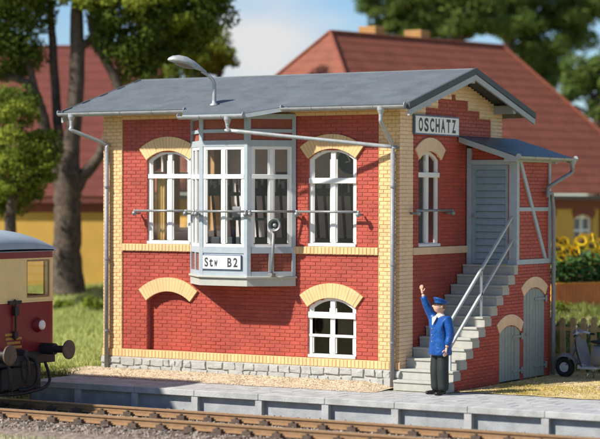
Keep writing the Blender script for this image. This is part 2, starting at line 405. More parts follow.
for a, b in zip(PX, PX[1:]):
    a2 = max(a, -.14)
    cop_mb(a2, b).build('coping_slab', CONC, PLAT, bevel=.008)
    MB().box(max(a+.06, -.13), b-.06, -2.235, -2.19, -.50, -.118).build('panel', CONC2, PLAT)
for a in PX[1:]: MB().box(a-.075, a+.075, -2.345, -2.2, -.5, -.117).build('post', CONC, PLAT, bevel=.006)

# ---- track: rails, sleepers, ballast
RZ, YB, YF = -.215, -3.80, -5.30
TRK = tag(empty('railway_track', (8, (YB+YF)/2, -.5)), kind='structure')
RAILB = mat('rail_brown_rust', (.27, .155, .075), .55, .15, 12, .2, 80)
RAILT = mat('rail_head_steel', (.60, .46, .30), .3, .1, 10, 0, 40, 0, .6)
WOOD = mat('sleeper_wood', (.10, .068, .048), .85, .25, 14, .5, 60)
for yy in (YB, YF):
    pr = [(-.07, -.15), (.07, -.15), (.07, -.138), (.012, -.115), (.012, -.045), (.036, -.035), (.036, -.003), (-.036, -.003), (-.036, -.035), (-.012, -.045), (-.012, -.115), (-.07, -.138)]
    fr = (Vector((-40, yy, RZ)), Vector((0, 1, 0)), Vector((1, 0, 0)))
    rl = MB(fr).prism(pr, 0, 75).build('rail', RAILB, TRK)
    MB().box(-40, 35, yy-.034, yy+.034, RZ-.004, RZ).build('running_surface', RAILT, rl)
sl0 = None
for i in range(56):
    x = -7.9+.6*i
    if sl0 is None:
        sl0 = MB().box(x-.13, x+.13, (YB+YF)/2-1.3, (YB+YF)/2+1.3, RZ-.30, RZ-.155).build('sleeper', WOOD, TRK, bevel=.015)
        for yy in (YB, YF):
            c = MB(); c.box(x-.10, x+.10, yy-.16, yy+.16, RZ-.154, RZ-.148)
            for sgn in (-1, 1):
                c.box(x-.085, x+.085, yy+sgn*.11-.045, yy+sgn*.11+.045, RZ-.15, RZ-.085); c.lathe((x, yy+sgn*.12, RZ-.09), (0, 0, 1), [(.03, 0), (.03, .035), (0, .035)], 8)
            c.build('rail_chair', WOOD, sl0)
    else:
        o = copy_tree(sl0, TRK); o.location.x += .6*i
BAL = mat('ballast_stone', (.20, .15, .12), .9, .2, 6, .4, 50, .45, col2=(.30, .25, .20))
def stones(n, xr, yr, zf, smin, smax, name, m):
    mb = MB(); ico = [Vector(p) for p in ((0, 0, 1), (.9, 0, .1), (.28, .85, .2), (-.72, .53, -.1), (-.72, -.53, .2), (.28, -.85, -.1), (0, 0, -1))]
    fs = [(0, i, i % 5+1) for i in range(1, 6)]+[(6, i % 5+1, i) for i in range(1, 6)]
    for _ in range(n):
        x = random.uniform(*xr); y = random.uniform(*yr); s = random.uniform(smin, smax); rot = Matrix.Rotation(random.uniform(0, 6.3), 3, 'Z') @ Matrix.Rotation(random.uniform(0, 6.3), 3, 'X')
        sc = Vector((random.uniform(.7, 1.3), random.uniform(.7, 1.2), random.uniform(.5, .9)))
        mb.quadmesh([Vector((x, y, zf(x, y)))+rot @ Vector((p.x*sc.x*s, p.y*sc.y*s, p.z*sc.z*s)) for p in ico], fs)
    return mb.build(name, m, fixn=False)
BEDM = mat('ballast_bed_soil', (.15, .11, .085), .95, .25, 9, .9, 25, col2=(.24, .19, .15))
def bed(a, b):
    x = -40+75*a; y = -2.42-5.2*b
    z = RZ-.185 if y > -6.6 else RZ-.185-.16*sstep(-6.6, -7.4, y)
    return Vector((x, y, z))
tag(MB().grid(bed, 2, 26).build('ballast_bed', BEDM, smooth=True), kind='structure')
tag(stones(15000, (-3, 14.5), (-7.2, -2.45), lambda x, y: RZ-.185+random.uniform(-.01, .022)-(.15*sstep(-6.4, -7.3, y)), .02, .048, 'ballast', BAL), 'loose brown ballast stones between and beside the rails', 'ballast', kind='stuff')
PEB = mat('sand_pebbles', (.44, .34, .22), .9, .2, 6, 0, 40, .35, col2=(.60, .50, .36))
tag(stones(4200, (-1.2, 7.0), (-.98, .0), lambda x, y: bankz(x, y)+.003, .006, .019, 'sand_grit', PEB), 'fine golden grit along the foot of the brick wall', 'grit', kind='stuff')
tag(stones(2600, (8.3, 14), (.05, 4.8), lambda x, y: .016, .006, .022, 'straw_grit', PEB), 'fine pale grit on the yard right of the stairs', 'grit', kind='stuff')

# ================================================================== SIGNAL BOX
BOX = thing('signal_box', 'red and yellow brick signal box with grey roof, bay window and outside stairs', 'building', (W/2, D/2, 0))
GAB = frame((W, 0, 0), (0, 1, 0), (1, 0, 0)); OUT = frame((XO, 0, 0), (0, 1, 0), (1, 0, 0))
LEF = frame((0, D, 0), (0, -1, 0), (-1, 0, 0)); BAK = frame((W, D, 0), (-1, 0, 0), (0, 1, 0))
ZT = 5.50
win1 = (1.11, 2.20, 2.72, 4.46, .19); win2 = (5.02, 6.11, 2.72, 4.46, .19); bwin = (5.02, 6.11, .53, 1.53, .19); blind = (1.11, 2.21, .52, 1.55, .20)
bayo = (2.42, 4.58, 2.30, 5.20, 0)
gwin = (.80, 1.72, 2.72, 4.44, .17)
# front wall
FW = MB(FRONT); core(FW, lambda z: [(.011, .49), (6.62, W-.011)], 0, ZT, -.30, -.011); core(FW, lambda z: [(.49, 6.62)], 5.30, ZT, -.30, -.011)
fw = FW.build('front_wall', YELM, BOX)
FR = MB(FRONT); core(FR, lambda z: [(.49, 6.62)], 0, 5.30, -.30, -.041, [win1, win2, bwin, blind, bayo]); FR.box(blind[0], blind[1], .5, 1.76, -.30, -.171)
FR.build('wall_panel', REDM, fw)
mb = MB(FRONT); bricks(mb, lambda z: [(0, .49), (6.62, W)], .52, ZT, 0, .175); bricks(mb, lambda z: [(.49, 6.62)], 5.31, ZT, 0)
tag(mb.build('yellow_brickwork', YEL, fw), kind='stuff')
mb = MB(FRONT); rd = lambda z: [(.495, 6.615)]
bricks(mb, rd, .53, 2.565, -.03, ops=[bwin, blind], single=lambda u: u > 4.3); bricks(mb, rd, 2.725, 5.295, -.03, ops=[win1, win2, bayo])
bricks(mb, lambda z: [h for h in [opening_at(blind, z)] if h], .53, 1.75, -.16)
tag(mb.build('red_brickwork', RED, fw), kind='stuff')
RED1 = RED.copy(); RED1.name = 'red_brick_single'
_n = RED1.node_tree.nodes; _oi = _n.new('ShaderNodeObjectInfo')
for lk in list(RED1.node_tree.links):
    if lk.from_socket.name == 'Random Per Island': RED1.node_tree.links.new(_oi.outputs['Random'], lk.to_socket)
b1 = None
for uc, zc, hh in LOOSE:
    if b1 is None:
        q_ = MB(FRONT); w2, h2, e_ = BW/2-JT/2, hh/2, .007
        q_.quadmesh([q_.P(uc+a*(w2-i), zc+b*(h2-i), n) for n, i in ((-.042, 0), (-.03, e_)) for a, b in ((-1, -1), (1, -1), (1, 1), (-1, 1))], [(4, 5, 6, 7), (0, 1, 5, 4), (1, 2, 6, 5), (2, 3, 7, 6), (3, 0, 4, 7), (3, 2, 1, 0)])
        b1 = q_.build('brick', RED1, fw); b1c = (uc, zc)
    else:
        o = b1.copy(); COL.objects.link(o); o.location = b1.location+Vector((uc-b1c[0], random.uniform(-.002, .0025), zc-b1c[1]))
# soldier courses (bricks on end): base and belt
mb = MB(FRONT); core(mb, lambda z: [(-.008, W+.008)], .36, .52, -.02, .009); mb.build('base_course_mortar', YELM, fw)
mb = MB(FRONT); bricks(mb, lambda z: [(-.016, W+.016)], .362, .518, .02, .085, .156); mb.box(.4, 6.7, .5185, .524, -.03, .012)
tag(mb.build('soldier_course', YEL, fw), kind='stuff')
BELT = [(.49, 2.30), (4.72, 6.62)]
for p_, q_ in BELT: MB(FRONT).box(p_, q_, 2.57, 2.72, -.04, .009).build('belt_mortar', YELM, fw)
mb = MB(FRONT); bricks(mb, lambda z: BELT, 2.572, 2.718, .02, .085, .15); tag(mb.build('belt_course', YEL, fw), kind='stuff')
mb = MB(FRONT)      # corbel strip under the eaves
mb.box(.3, 6.8, 5.40, 5.47, .001, .05); mb.build('eaves_corbel', YEL, fw, bevel=.006)
for o_, nm in ((win1, 0), (win2, 0), (bwin, 0), (blind, 0)):
    voussoirs(o_, FRONT, .285, -.05, .012, fw)
window(win1, FRONT, BOX, [(4.12, .09, .055)], 'arched white window left of the bay', -.11)
window(win2, FRONT, BOX, [(4.02, .11, .075)], 'arched white window right of the bay', -.11)
window(bwin, FRONT, BOX, [(1.37, .12, .075), (.965, .055, .043)], 'low arched white window near the ground', -.10)
# stone plinth: each stone its own piece
pl = MB(FRONT).box(-.02, W+.02, 0, .359, -.02, .018).build('plinth', STMORT, BOX)
def stone(fr, u0, u1, z0, z1, parent, n1=.05):
    ch = .011; j = .005; mb = MB(fr)
    rr = lambda: random.uniform(-.012, .012)
    b = [(u0+j, z0+j), ((u0+u1)/2, z0+j), (u1-j, z0+j), (u1-j, (z0+z1)/2), (u1-j, z1-j), ((u0+u1)/2, z1-j), (u0+j, z1-j), (u0+j, (z0+z1)/2)]
    b = [(p+rr()*1.4, q+rr()*.9) for p, q in b]; c = (sum(p for p, q in b)/8, sum(q for p, q in b)/8)
    t = [(c[0]+(p-c[0])*(1-ch*2/(u1-u0)), c[1]+(q-c[1])*(1-ch*2/(z1-z0))) for p, q in b]
    q = [mb.P(p, z, .016) for p, z in b]+[mb.P(p, z, n1+rr()*.6) for p, z in t]+[mb.P(c[0]+rr()*2, c[1]+rr(), n1+.003+rr()*.4)]
    mb.quadmesh(q, [(i, (i+1) % 8, (i+1) % 8+8, i+8) for i in range(8)]+[(i+8, (i+1) % 8+8, 16) for i in range(8)])
    mb.build('stone', STONE, parent)
z_ = 0.03; row = 0
for z_, z2_ in ((.03, .20), (.20, .355)):
    x = -.03
    while x < W-.05:
        x2 = min(x+random.uniform(.2, .42), W+.03)
        if W+.03-x2 < .16: x2 = W+.03
        dz = random.uniform(-.028, .028)
        if random.random() < .12 and x2-x > .28: stone(FRONT, x, (x+x2)/2, z_, z2_, pl); stone(FRONT, (x+x2)/2, x2, z_, z2_-.02, pl)
        else: stone(FRONT, x, x2, z_+(dz if z_ > .1 else 0), z2_-(0 if z_ > .1 else -dz), pl)
        x = x2
# gable wall (right)
zr = lambda y: 6.15-.2857*abs(y-2.25)
def gab_red(z):
    if z > 5.66: return [(2.17, 2.35)] if z < 5.80 else []
    h = .66 if z > 5.50 else 1.19 if z > 5.35 else 1.71
    return [(2.25-h, 2.25+h)]
def gab_all(z, m=0):
    h = min(2.25, (6.15-z)/.2857)
    return [(2.25-h+m, 2.25+h-m)] if h > .05 else []
def gab_yel(z):
    r = gab_red(z); a = gab_all(z)
    if not a: return []
    if not r: return a
    return [(a[0][0], r[0][0]), (r[0][1], a[0][1])]
gops = [gwin]
mb = MB(GAB)
zz = 0
while zz < 6.1:
    core(mb, lambda z: [(max(a, .3), min(b, 4.2)) for a, b in gab_all(z)], zz, min(zz+.0755, 6.12), -.30, -.031, gops); zz += .0755
gw = mb.build('gable_wall', REDM, BOX)
mb = MB(GAB); core(mb, lambda z: [(.011, .3)], 0, 5.5, -.03, -.0115); core(mb, lambda z: [(.3, .54), (3.96, 4.489)], 0, 5.32, -.0305, -.0115)
zz = 5.32
while zz < 6.1: core(mb, gab_yel, zz, min(zz+.0755, 6.12), -.0305, -.0115); zz += .0755
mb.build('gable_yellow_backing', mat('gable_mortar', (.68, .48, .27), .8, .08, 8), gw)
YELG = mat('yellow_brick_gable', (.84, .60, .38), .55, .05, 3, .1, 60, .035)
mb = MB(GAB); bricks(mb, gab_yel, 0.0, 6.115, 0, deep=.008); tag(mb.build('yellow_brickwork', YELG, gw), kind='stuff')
mb = MB(GAB); bricks(mb, gab_red, 0.0, 2.565, -.02, ops=gops); bricks(mb, gab_red, 2.72, 5.81, -.02, ops=gops); tag(mb.build('red_brickwork', RED, gw), kind='stuff')
MB(GAB).box(.5405, 2.84, 2.57, 2.715, -.03, .022).build('gable_belt', CREAM, gw, bevel=.006)
arch_solid(gwin, GAB, .27, -.05, .012, gw)
window(gwin, GAB, BOX, [(4.14, .10, .075)], 'narrow arched white window beside the stairs', -.11)
# back and left walls
for fr, ln, nm in ((LEF, D, 'side_wall'), (BAK, W, 'back_wall')):
    lops = [(.75, 2.1, 2.95, 4.9, 0), (2.4, 3.75, 2.95, 4.9, 0)] if fr is LEF else []  # unseen left wall windows, added to bring daylight into the upper room
    mb = MB(fr); core(mb, lambda z: [(.3, ln-.3) if fr is LEF else (.011, ln-.011)], 0, 5.5, -.3, -.011, lops); ob = mb.build(nm, YELM, BOX)
    if fr is LEF:
        mb = MB(fr)
        zz = 5.5
        while zz < 6.1: core(mb, lambda z: gab_all(z, .02), zz, min(zz+.0755, 6.12), -.3, -.011); zz += .0755
        mb.build('gable_peak', YELM, ob)
    mb = MB(fr); bricks(mb, lambda z: [(0, .5), (ln-.5, ln)], 0, 5.5, 0)
    if fr is LEF: bricks(mb, gab_all, 5.5, 6.11, 0)
    tag(mb.build('yellow_brickwork', YEL, ob), kind='stuff')
    mb = MB(fr); bricks(mb, lambda z: [(.5, ln-.5)], 0, 5.5, -.002, ops=lops)
    for o_ in lops: window(o_, fr, BOX, [(4.2, .09, .043)], None, -.11)
    tag(mb.build('red_brickwork', RED, ob), kind='stuff')
# floors and interior lining
MB().box(.302, 6.798, .302, 4.198, 2.42, 2.54).build('upper_floor', INTF, BOX)
MB().box(.302, 6.798, .302, 4.198, .02, .08).build('ground_floor', INTF, BOX)
MB().box(.302, 6.798, .302, 4.198, 5.40, 5.46).build('ceiling', INT, BOX)
MB().box(.31, 6.79, 4.15, 4.196, 2.545, 5.395).build('interior_wall', INT, BOX)
MB().box(.303, .34, .31, 4.14, 2.545, 2.94).build('interior_wall', INT, BOX)

# ---- bay window
BX0, BX1, BP = 2.22, 4.75, .70; FLX, FRX = BX0+BP, BX1-BP
BAYF = frame((FLX, -BP, 0), (1, 0, 0), (0, -1, 0)); BAYR = frame((FRX, -BP, 0), (1, 1, 0), (1, -1, 0)); BAYL = frame((BX0, 0, 0), (1, -1, 0), (-1, -1, 0))
fl, rl_ = FRX-FLX, BP*math.sqrt(2)
bay = empty('bay_window', ((BX0+BX1)/2, -BP/2, 1.92), BOX)
plan = lambda e, f=0: [(BX0-e*1.0+f, -.0), (FLX-e*.414, -BP-e), (FRX+e*.414, -BP-e), (BX1+e*1.0-f, -.0)]
BAYB = mat('bay_base_moulding', (.44, .44, .38), .6, .06, 6)
MB().prism(plan(.0), 1.93, 2.10).build('base_board', BAYB, bay)
MB().prism(plan(.045), 2.085, 2.13).build('base_moulding', BAYB, bay, bevel=.01)
MB().prism(plan(-.04), 2.131, 2.20).build('bay_floor', TIMBER, bay)
def bay_face(fr, ln, panels):
    t = MB(fr); pw = .075
    for a in (0, ln-pw): t.box(a, a+pw, 2.13, 5.34, -.09, 0)
    t.build('post', TIMBER, bay); 
    for z0, z1 in ((2.132, 2.22), (2.58, 2.70), (4.70, 4.82), (4.97, 5.04), (5.24, 5.34)): MB(fr).box(pw, ln-pw, z0, z1, -.08, -.004).build('rail', TIMBER, bay)
    for z0, z1 in ((4.82, 4.97), (5.04, 5.24)): MB(fr).box(pw, ln-pw, z0, z1, -.07, -.04).build('infill_panel', PANEL, bay)
    if panels:
        m = ln/2
        MB(fr).box(m-.05, m+.05, 2.22, 2.58, -.08, -.006).build('stile', TIMBER, bay)
        for a, b in ((pw, m-.05), (m+.05, ln-pw)):
            p = MB(fr).box(a, b, 2.22, 2.58, -.07, -.05).build('panel_backing', REDM, bay)
            q = MB(fr); bricks(q, lambda z: [(a, b)], 2.222, 2.578, -.038); tag(q.build('brickwork', PANEL, p), kind='stuff')
    else: MB(fr).box(pw, ln-pw, 2.22, 2.58, -.07, -.02).build('board', TIMBER, bay)
    window((pw+.003, ln-pw-.003, 2.702, 4.698, 0), fr, BOX, [(4.10, .09, .043)], 'bay window casement', -.045, .06, .09, 'bay_casement', sill=False)
bay_face(BAYF, fl, False); bay_face(BAYR, rl_, True); bay_face(BAYL, rl_, True)
# ---- main roof
RY0, RY1, RX0, RX1, RZR = -.55, 5.05, -.68, 7.60, 6.27
SL = (6.27-5.47)/2.8
zroof = lambda y: RZR-SL*abs(y-2.25)
roof = empty('roof', (W/2, 2.25, 5.5), BOX)
th = .085
mb = MB(frame((RX0, 0, 0), (0, 1, 0), (1, 0, 0)))
mb.prism([(RY0, zroof(RY0)-th), (2.25, RZR-th), (RY1, zroof(RY1)-th), (RY1, zroof(RY1)-.004), (2.25, RZR-.004), (RY0, zroof(RY0)-.004)], .04, RX1-RX0-.04).build('roof_deck', ROOFE, roof)
pb = [(2.42, RY0+.0), (2.74, -1.06), (4.22, -1.06), (4.88, RY0+.0)]
q = [Vector((x, y, zroof(y)-d)) for d in (th, .004) for x, y in pb]
MB().quadmesh(q, [(0, 1, 2, 3), (4, 5, 6, 7), (0, 1, 5, 4), (1, 2, 6, 5), (2, 3, 7, 6), (3, 0, 4, 7)]).build('bay_roof_deck', TIMBER, roof)
def felt(y0, y1, x0, x1, k, lift):
    q = [Vector((x, y, zroof(y)+dz)) for dz in (-.003, lift) for y in (y0, y1) for x in (x0, x1)]
    return MB().quadmesh(q, [(0, 1, 3, 2), (4, 5, 7, 6), (0, 1, 5, 4), (2, 3, 7, 6), (0, 2, 6, 4), (1, 3, 7, 5)]).build('felt_strip', ROOF, roof)
ns = 9
for i in range(ns):
    y0 = 2.25+(RY0-2.25)*i/ns; y1 = 2.25+(RY0-2.25)*(i+1)/ns
    felt(y0, y1-.0, RX0, RX1, i, .004+.015*(i % 2)); felt(4.5-y0, 4.5-y1, RX0, RX1, i, .006+.004*(i % 2))
yk = [RY0-.002, -.8, -1.06]
xl = lambda y: 2.42+(RY0-y)/(RY0+1.06)*.32; xr = lambda y: 4.88-(RY0-y)/(RY0+1.06)*.66
for a, b in zip(yk, yk[1:]):
    q = [Vector((x, y, zroof(y)+dz)) for dz in (-.003, .007) for x, y in ((xl(a), a), (xr(a), a), (xr(b), b), (xl(b), b))]
    MB().quadmesh(q, [(0, 1, 2, 3), (4, 5, 6, 7), (0, 1, 5, 4), (1, 2, 6, 5), (2, 3, 7, 6), (3, 0, 4, 7)]).build('felt_strip', ROOF, roof)
MB().tube([(RX0, 2.25, RZR+.0), (RX1, 2.25, RZR+.0)], .018, 8).build('ridge_roll', ROOF, roof)
for x, sg in ((RX1, 1), (RX0, -1)):
    for s in (-1, 1):
        ye = RY0 if s < 0 else RY1
        fr = frame((x, 0, 0), (0, 1, 0), (1, 0, 0)); c0, c1 = (-.045, .0) if sg > 0 else (0, .045)
        MB(fr).prism([(2.25, RZR-.11), (ye, zroof(ye)-.11), (ye, zroof(ye)-.225), (2.25, RZR-.225)], c0, c1).build('verge_board', VERGE, roof)
        MB(fr).prism([(2.25, RZR+.022), (ye+s*.02, zroof(ye)+.022), (ye+s*.02, zroof(ye)-.10), (2.25, RZR-.10)], c0-.008 if sg < 0 else c0, c1+.012 if sg > 0 else c1).build('verge_felt_edge', ROOFE, roof)
    for y in (.35, 2.25, 4.15):
        z = zroof(y)-.115; MB().box(min(x-sg*.05, x-sg*.6), max(x-sg*.05, x-sg*.6), y-.07, y+.07, z-.17, z).build('purlin_end', VERGE, roof, bevel=.008)
MB().box(RX0+.05, RX1-.05, RY0+.0, RY0+.03, zroof(RY0)-.105, zroof(RY0)-.086).build('fascia', VERGE, roof)
# ---- gutters and pipes
def gutter(a, b, parent, r=.062, br=.9):
    a = Vector(a); b = Vector(b); d = (b-a).normalized(); x = d.cross(Vector((0, 0, 1))).normalized(); pr = []
    for k in range(9): t = math.pi+math.pi*k/8; pr.append((math.cos(t)*r, math.sin(t)*r))
    for k in range(8, -1, -1): t = math.pi+math.pi*k/8; pr.append((math.cos(t)*(r-.008), math.sin(t)*(r-.008)))
    n = len(pr); q = [p+x*u+Vector((0, 0, v)) for p in (a, b) for u, v in pr]
    g = MB().quadmesh(q, [tuple(range(n)), tuple(range(n, 2*n))[::-1]]+[(i, (i+1) % n, (i+1) % n+n, i+n) for i in range(n)]).build('gutter', GUTTER, parent)
    for e in (a, b): MB().lathe(e-d*.004, d, [(0, 0), (r, 0), (r, .008), (0, .008)], 16).build('end_cap', GUTTER, g)
    k = int((b-a).length/br); 
    for i in range(1, k+1):
        c = a+(b-a)*(i/(k+1)); ring = [(math.cos(t)*(r+.007), math.sin(t)*(r+.007)) for t in [math.pi+math.pi*j/8 for j in range(9)]]
        mb = MB(); ring2 = [(u*.9, v*.9) for u, v in ring[::-1]]; P_ = ring+ring2; m = len(P_)
        q = [c+d*o+x*u+Vector((0, 0, v)) for o in (-.014, .014) for u, v in P_]
        mb.quadmesh(q, [tuple(range(m)), tuple(range(m, 2*m))]+[(i2, (i2+1) % m, (i2+1) % m+m, i2+m) for i2 in range(m)]).build('gutter_bracket', GUTTER, g)
    return g
ge = zroof(RY0)-.03; gy = RY0-.07
gutter((RX0-.02, gy, ge), (2.50, gy, ge), BOX); gutter((4.80, gy, ge), (RX1-.06, gy, ge), BOX)
gb = zroof(-1.06)-.03
gutter((2.70, -1.13, gb), (4.24, -1.13, gb), BOX, .062, .6)
def hopper(c, parent):
    MB().lathe(c, (0, 0, -1), [(.0, -.04), (.075, -.04), (.075, .03), (.045, .11), (.045, .14), (0, .14)], 14).build('gutter_outlet', GUTTER, parent)
def pipe(pts, r, name='downpipe', m=None, clips=()):
    p = MB().tube(spline(pts, 3) if len(pts) > 2 else pts, r, 14).build(name, m or PIPE, BOX, smooth=True)
    for c in clips: MB().lathe(Vector(c)-Vector((0, 0, .02)), (0, 0, 1), [(r, 0), (r+.012, 0), (r+.012, .04), (r, .04)], 14).build('pipe_clip', PIPE, p)
    return p
hopper((-.36, gy, ge-.055), BOX); pipe([(-.36, gy, ge-.15), (-.36, gy, 5.13), (-.33, gy+.02, 5.07), (.13, -.10, 4.80), (.155, -.085, 4.74), (.155, -.085, 4.6)], .042, m=GUTTER)
pipe([(.155, -.085, 4.62), (.155, -.085, .02)], .046, clips=[(.155, -.085, z) for z in (.9, 2.4, 3.9)])
hopper((7.02, gy, ge-.055), BOX); pipe([(7.02, gy, ge-.15), (7.02, gy, 5.20), (7.01, gy+.05, 5.10), (6.99, -.12, 4.72), (6.985, -.085, 4.64), (6.985, -.085, 4.5)], .042, m=GUTTER)
pipe([(6.985, -.085, 4.53), (6.985, -.085, .02)], .046, clips=[(6.985, -.085, z) for z in (.9, 2.4, 3.9)])
hopper((3.87, -1.13, gb-.055), BOX)
pipe([(3.87, -1.13, gb-.15), (3.87, -1.13, 5.06), (3.92, -1.11, 5.0), (4.1, -1.06, 4.975), (6.85, -.15, 4.68), (6.985, -.10, 4.66)], .038, 'branch_pipe', GUTTER)
# ---- guard rails in front of the upper windows
def guard(p0, p1, back, parent, extra=()):
    g = MB().tube([p0, p1], .024, 10).build('guard_rail', RAILM, parent, smooth=True)
    for p in (p0, p1)+tuple(extra):
        p = Vector(p); bk = Vector(back)
        mb = MB(); mb.tube([p-Vector((0, 0, .055)), p-Vector((0, 0, .055))+bk], .022, 8); mb.ball(p-Vector((0, 0, .055))-bk*.12, .05, 10, 7); mb.ball(p, .034, 8, 6)
        mb.build('rail_bracket', RAILM, g, smooth=True)
guard((.94, -.17, 3.41), (2.22, -.17, 3.41), (0, .16, 0), BOX); guard((4.88, -.17, 3.41), (6.28, -.17, 3.41), (0, .16, 0), BOX)
guard((W+.16, .42, 3.44), (W+.16, 1.88, 3.44), (-.16, 0, 0), BOX)
bp = lambda fr, u, n: fr[0]+fr[1]*u+fr[2]*n+Vector((0, 0, 3.41))
guard(bp(BAYF, .0, .11), bp(BAYF, fl+.04, .11), (0, .11, 0), BOX); guard(bp(BAYR, .03, .11), bp(BAYR, rl_-.02, .11), BAYR[2]*-.11, BOX); guard(bp(BAYL, .1, .11), bp(BAYL, rl_, .11), BAYL[2]*-.11, BOX)

# ---- outside stairs
RI, GO = .195, .266
st = empty('staircase', (W+.56, 1.2, 0), BOX)
for i in range(1, 13):
    y0 = -GO+(i-1)*GO; y1 = y0+GO if i < 12 else 2.845
    s_ = MB().box(W+.006, XO+.03, y0+.012, y1+.05 if i < 12 else y1, (i-1)*RI+.001, i*RI-.045).build('step', STEP, st)
    MB().box(W+.006, XO+.034, y0-.012, y1+.01 if i < 12 else y1, i*RI-.044, i*RI).build('tread', STEP, s_, bevel=.006)
def out_iv(z):
    if z > 2.335: return []
    k = math.floor(z/RI)+1
    return [(min(-GO+k*GO, 2.84), D)]
d1 = (2.06, 3.05, -.01, .99, .15); d2 = (3.19, 4.21, -.01, 1.69, .17)
mb = MB(OUT); z = 0
for k in range(12): core(mb, out_iv, k*RI+.001, (k+1)*RI-.001 if k < 11 else 2.335, -.22, -.012, [d1, d2])
sw = mb.build('stair_wall', REDM, BOX)
mb = MB(OUT); zz = 0
bricks(mb, out_iv, .0, 2.34, 0, bh=RI/3*1.0, ops=[d1, d2]); tag(mb.build('red_brickwork', RED, sw), kind='stuff')
for o_, nb in ((d1, 7), (d2, 7)):
    arch_solid((o_[0], o_[1], o_[2], o_[3], o_[4]), OUT, .22, -.04, .012, sw)
    dr = empty('plank_door', OUT[0]+OUT[1]*((o_[0]+o_[1])/2), BOX); ap = arch_pts(o_, -.004, 40)
    top = lambda u: min(ap, key=lambda p: abs(p[0]-u))[1]
    wv = (o_[1]-o_[0]-.02)/nb
    for k in range(nb):
        a = o_[0]+.01+k*wv+.006; b = a+wv-.012
        MB(OUT).prism([(a, .03), (b, .03), (b, top(b)-.008), ((a+b)/2, top((a+b)/2)-.006), (a, top(a)-.008)], -.05, -.012+random.uniform(-.004, .004)).build('plank', DOORG, dr)
    MB(OUT).prism([(o_[0]+.008, .035), (o_[1]-.008, .035)]+[p for p in arch_pts(o_, -.012, 12)[::-1]], -.09, -.051).build('backing', mat('door_gap_dark', (.06, .07, .06), .8, .1), dr)
    zt = o_[3]
    for zz in ((.18, zt-.12) if o_ is d1 else (.22, zt-.1)):
        MB(OUT).box(o_[0]+(.62 if o_ is d1 else .52), o_[1]+.05, zz, zz+.05, -.008, .012).build('strap_hinge', DOORG, dr, bevel=.004)
        MB(OUT).box(o_[1]-.02, o_[1]+.06, zz-.04, zz+.09, .0125, .03).build('hinge_plate', DOORG, dr, bevel=.004)
    if o_ is d2:
        mb = MB(OUT); c = mb.P(o_[0]+.14, .92, -.01); mb.lathe(c, (1, 0, 0), [(0, 0), (.03, 0), (.03, .02), (.014, .025), (.02, .05), (0, .055)], 12); mb.build('door_knob', GUTTER, dr, smooth=True)
# ---- porch with lean-to roof
po = empty('porch', (W+.56, 3.6, 2.34), BOX)
zl = lambda x: 4.95-(x-W)*.318
MB(OUT).box(2.852, D, 2.44, 4.42, -.2, -.042).build('side_wall', REDM, po)
mb = MB(OUT); bricks(mb, lambda z: [(2.96, D)], 2.442, 4.418, -.03); tag(mb.build('red_brickwork', RED, po), kind='stuff')
for a in ((2.85, 2.97), (D-.10, D)): MB(OUT).box(a[0], a[1], 2.441, 4.419, -.12, .0).build('timber_post', TIMBER, po)
MB(OUT).box(2.84, D+.004, 2.34, 2.44, -.2, .006).build('sill_beam', TIMBER, po); MB(OUT).box(2.5, D+.3, 4.42, 4.51, -.12, .002).build('wall_plate', TIMBER, po)
MB(OUT).box(2.972, D-.102, 3.42, 3.50, -.04, -.004).build('mid_rail', TIMBER, po)
MB(OUT).prism([(2.98, 4.418), (3.10, 4.418), (4.30, 2.442), (4.18, 2.442)], -.04, .004).build('brace', TIMBER, po)
PF = frame((W, 2.85, 0), (1, 0, 0), (0, -1, 0)); pw_ = XO-W
MB(PF).box(0.006, .10, 2.341, 4.70, -.1, .02).build('door_post', TIMBER, po); MB(PF).box(.955, pw_-.001, 2.341, 4.418, -.1, .003).build('corner_post', TIMBER, po)
MB(PF).box(.101, .954, 4.36, 4.46, -.1, .012).build('door_lintel', TIMBER, po)
mb = MB(PF); mb.prism([(.101, 4.461), (pw_-.13, 4.461), (pw_-.13, zl(XO-.13)-.1), (.101, zl(W+.1)-.1)], -.1, -.042); mb.build('over_door_wall', REDM, po)
mb = MB(PF); bricks(mb, lambda z: [(.102, min(.95, (4.95-.1-z)/.318))] if z < 4.79 else [], 4.462, 4.80, -.03); tag(mb.build('brickwork', RED, po), kind='stuff')
dr = empty('louvre_door', (W+.53, 2.85, 2.34), BOX)
for a, b in ((.104, .19), (.865, .952)): MB(PF).box(a, b, 2.35, 4.355, -.07, -.01).build('stile', TIMBER_D, dr)
for a, b in ((2.35, 2.44), (4.26, 4.355)): MB(PF).box(.191, .864, a, b, -.07, -.012).build('door_rail', TIMBER_D, dr)
for k in range(13):
    z = 2.45+k*.139; mb = MB(PF); q = [mb.P(u, zz, n) for u in (.192, .863) for zz, n in ((z, -.014), (z+.13, -.05), (z+.13, -.06), (z, -.03))]
    mb.quadmesh(q, [(0, 1, 2, 3), (7, 6, 5, 4), (0, 4, 5, 1), (1, 5, 6, 2), (2, 6, 7, 3), (3, 7, 4, 0)]).build('slat', TIMBER_D, dr)
MB(PF).box(.192, .863, 2.44, 4.26, -.09, -.065).build('door_backing', TIMBER_D, dr)
mb = MB(PF); mb.tube([mb.P(.15, 3.32, -.01), mb.P(.15, 3.32, .04), mb.P(.25, 3.32, .045)], .014, 8); mb.build('door_handle', GUTTER, dr, smooth=True)
MB().box(W+.01, XO-.02, D-.12, D-.011, 2.34, 4.55).build('back_wall', REDM, po)
LR = mat('porch_roof_felt', (.055, .095, .125), .42, .1, 5, .25, 40)
lr = empty('porch_roof', (W+.7, 3.8, 4.5), BOX)
xa, xb, ya, yb = W+.012, 8.40, 2.47, 5.15
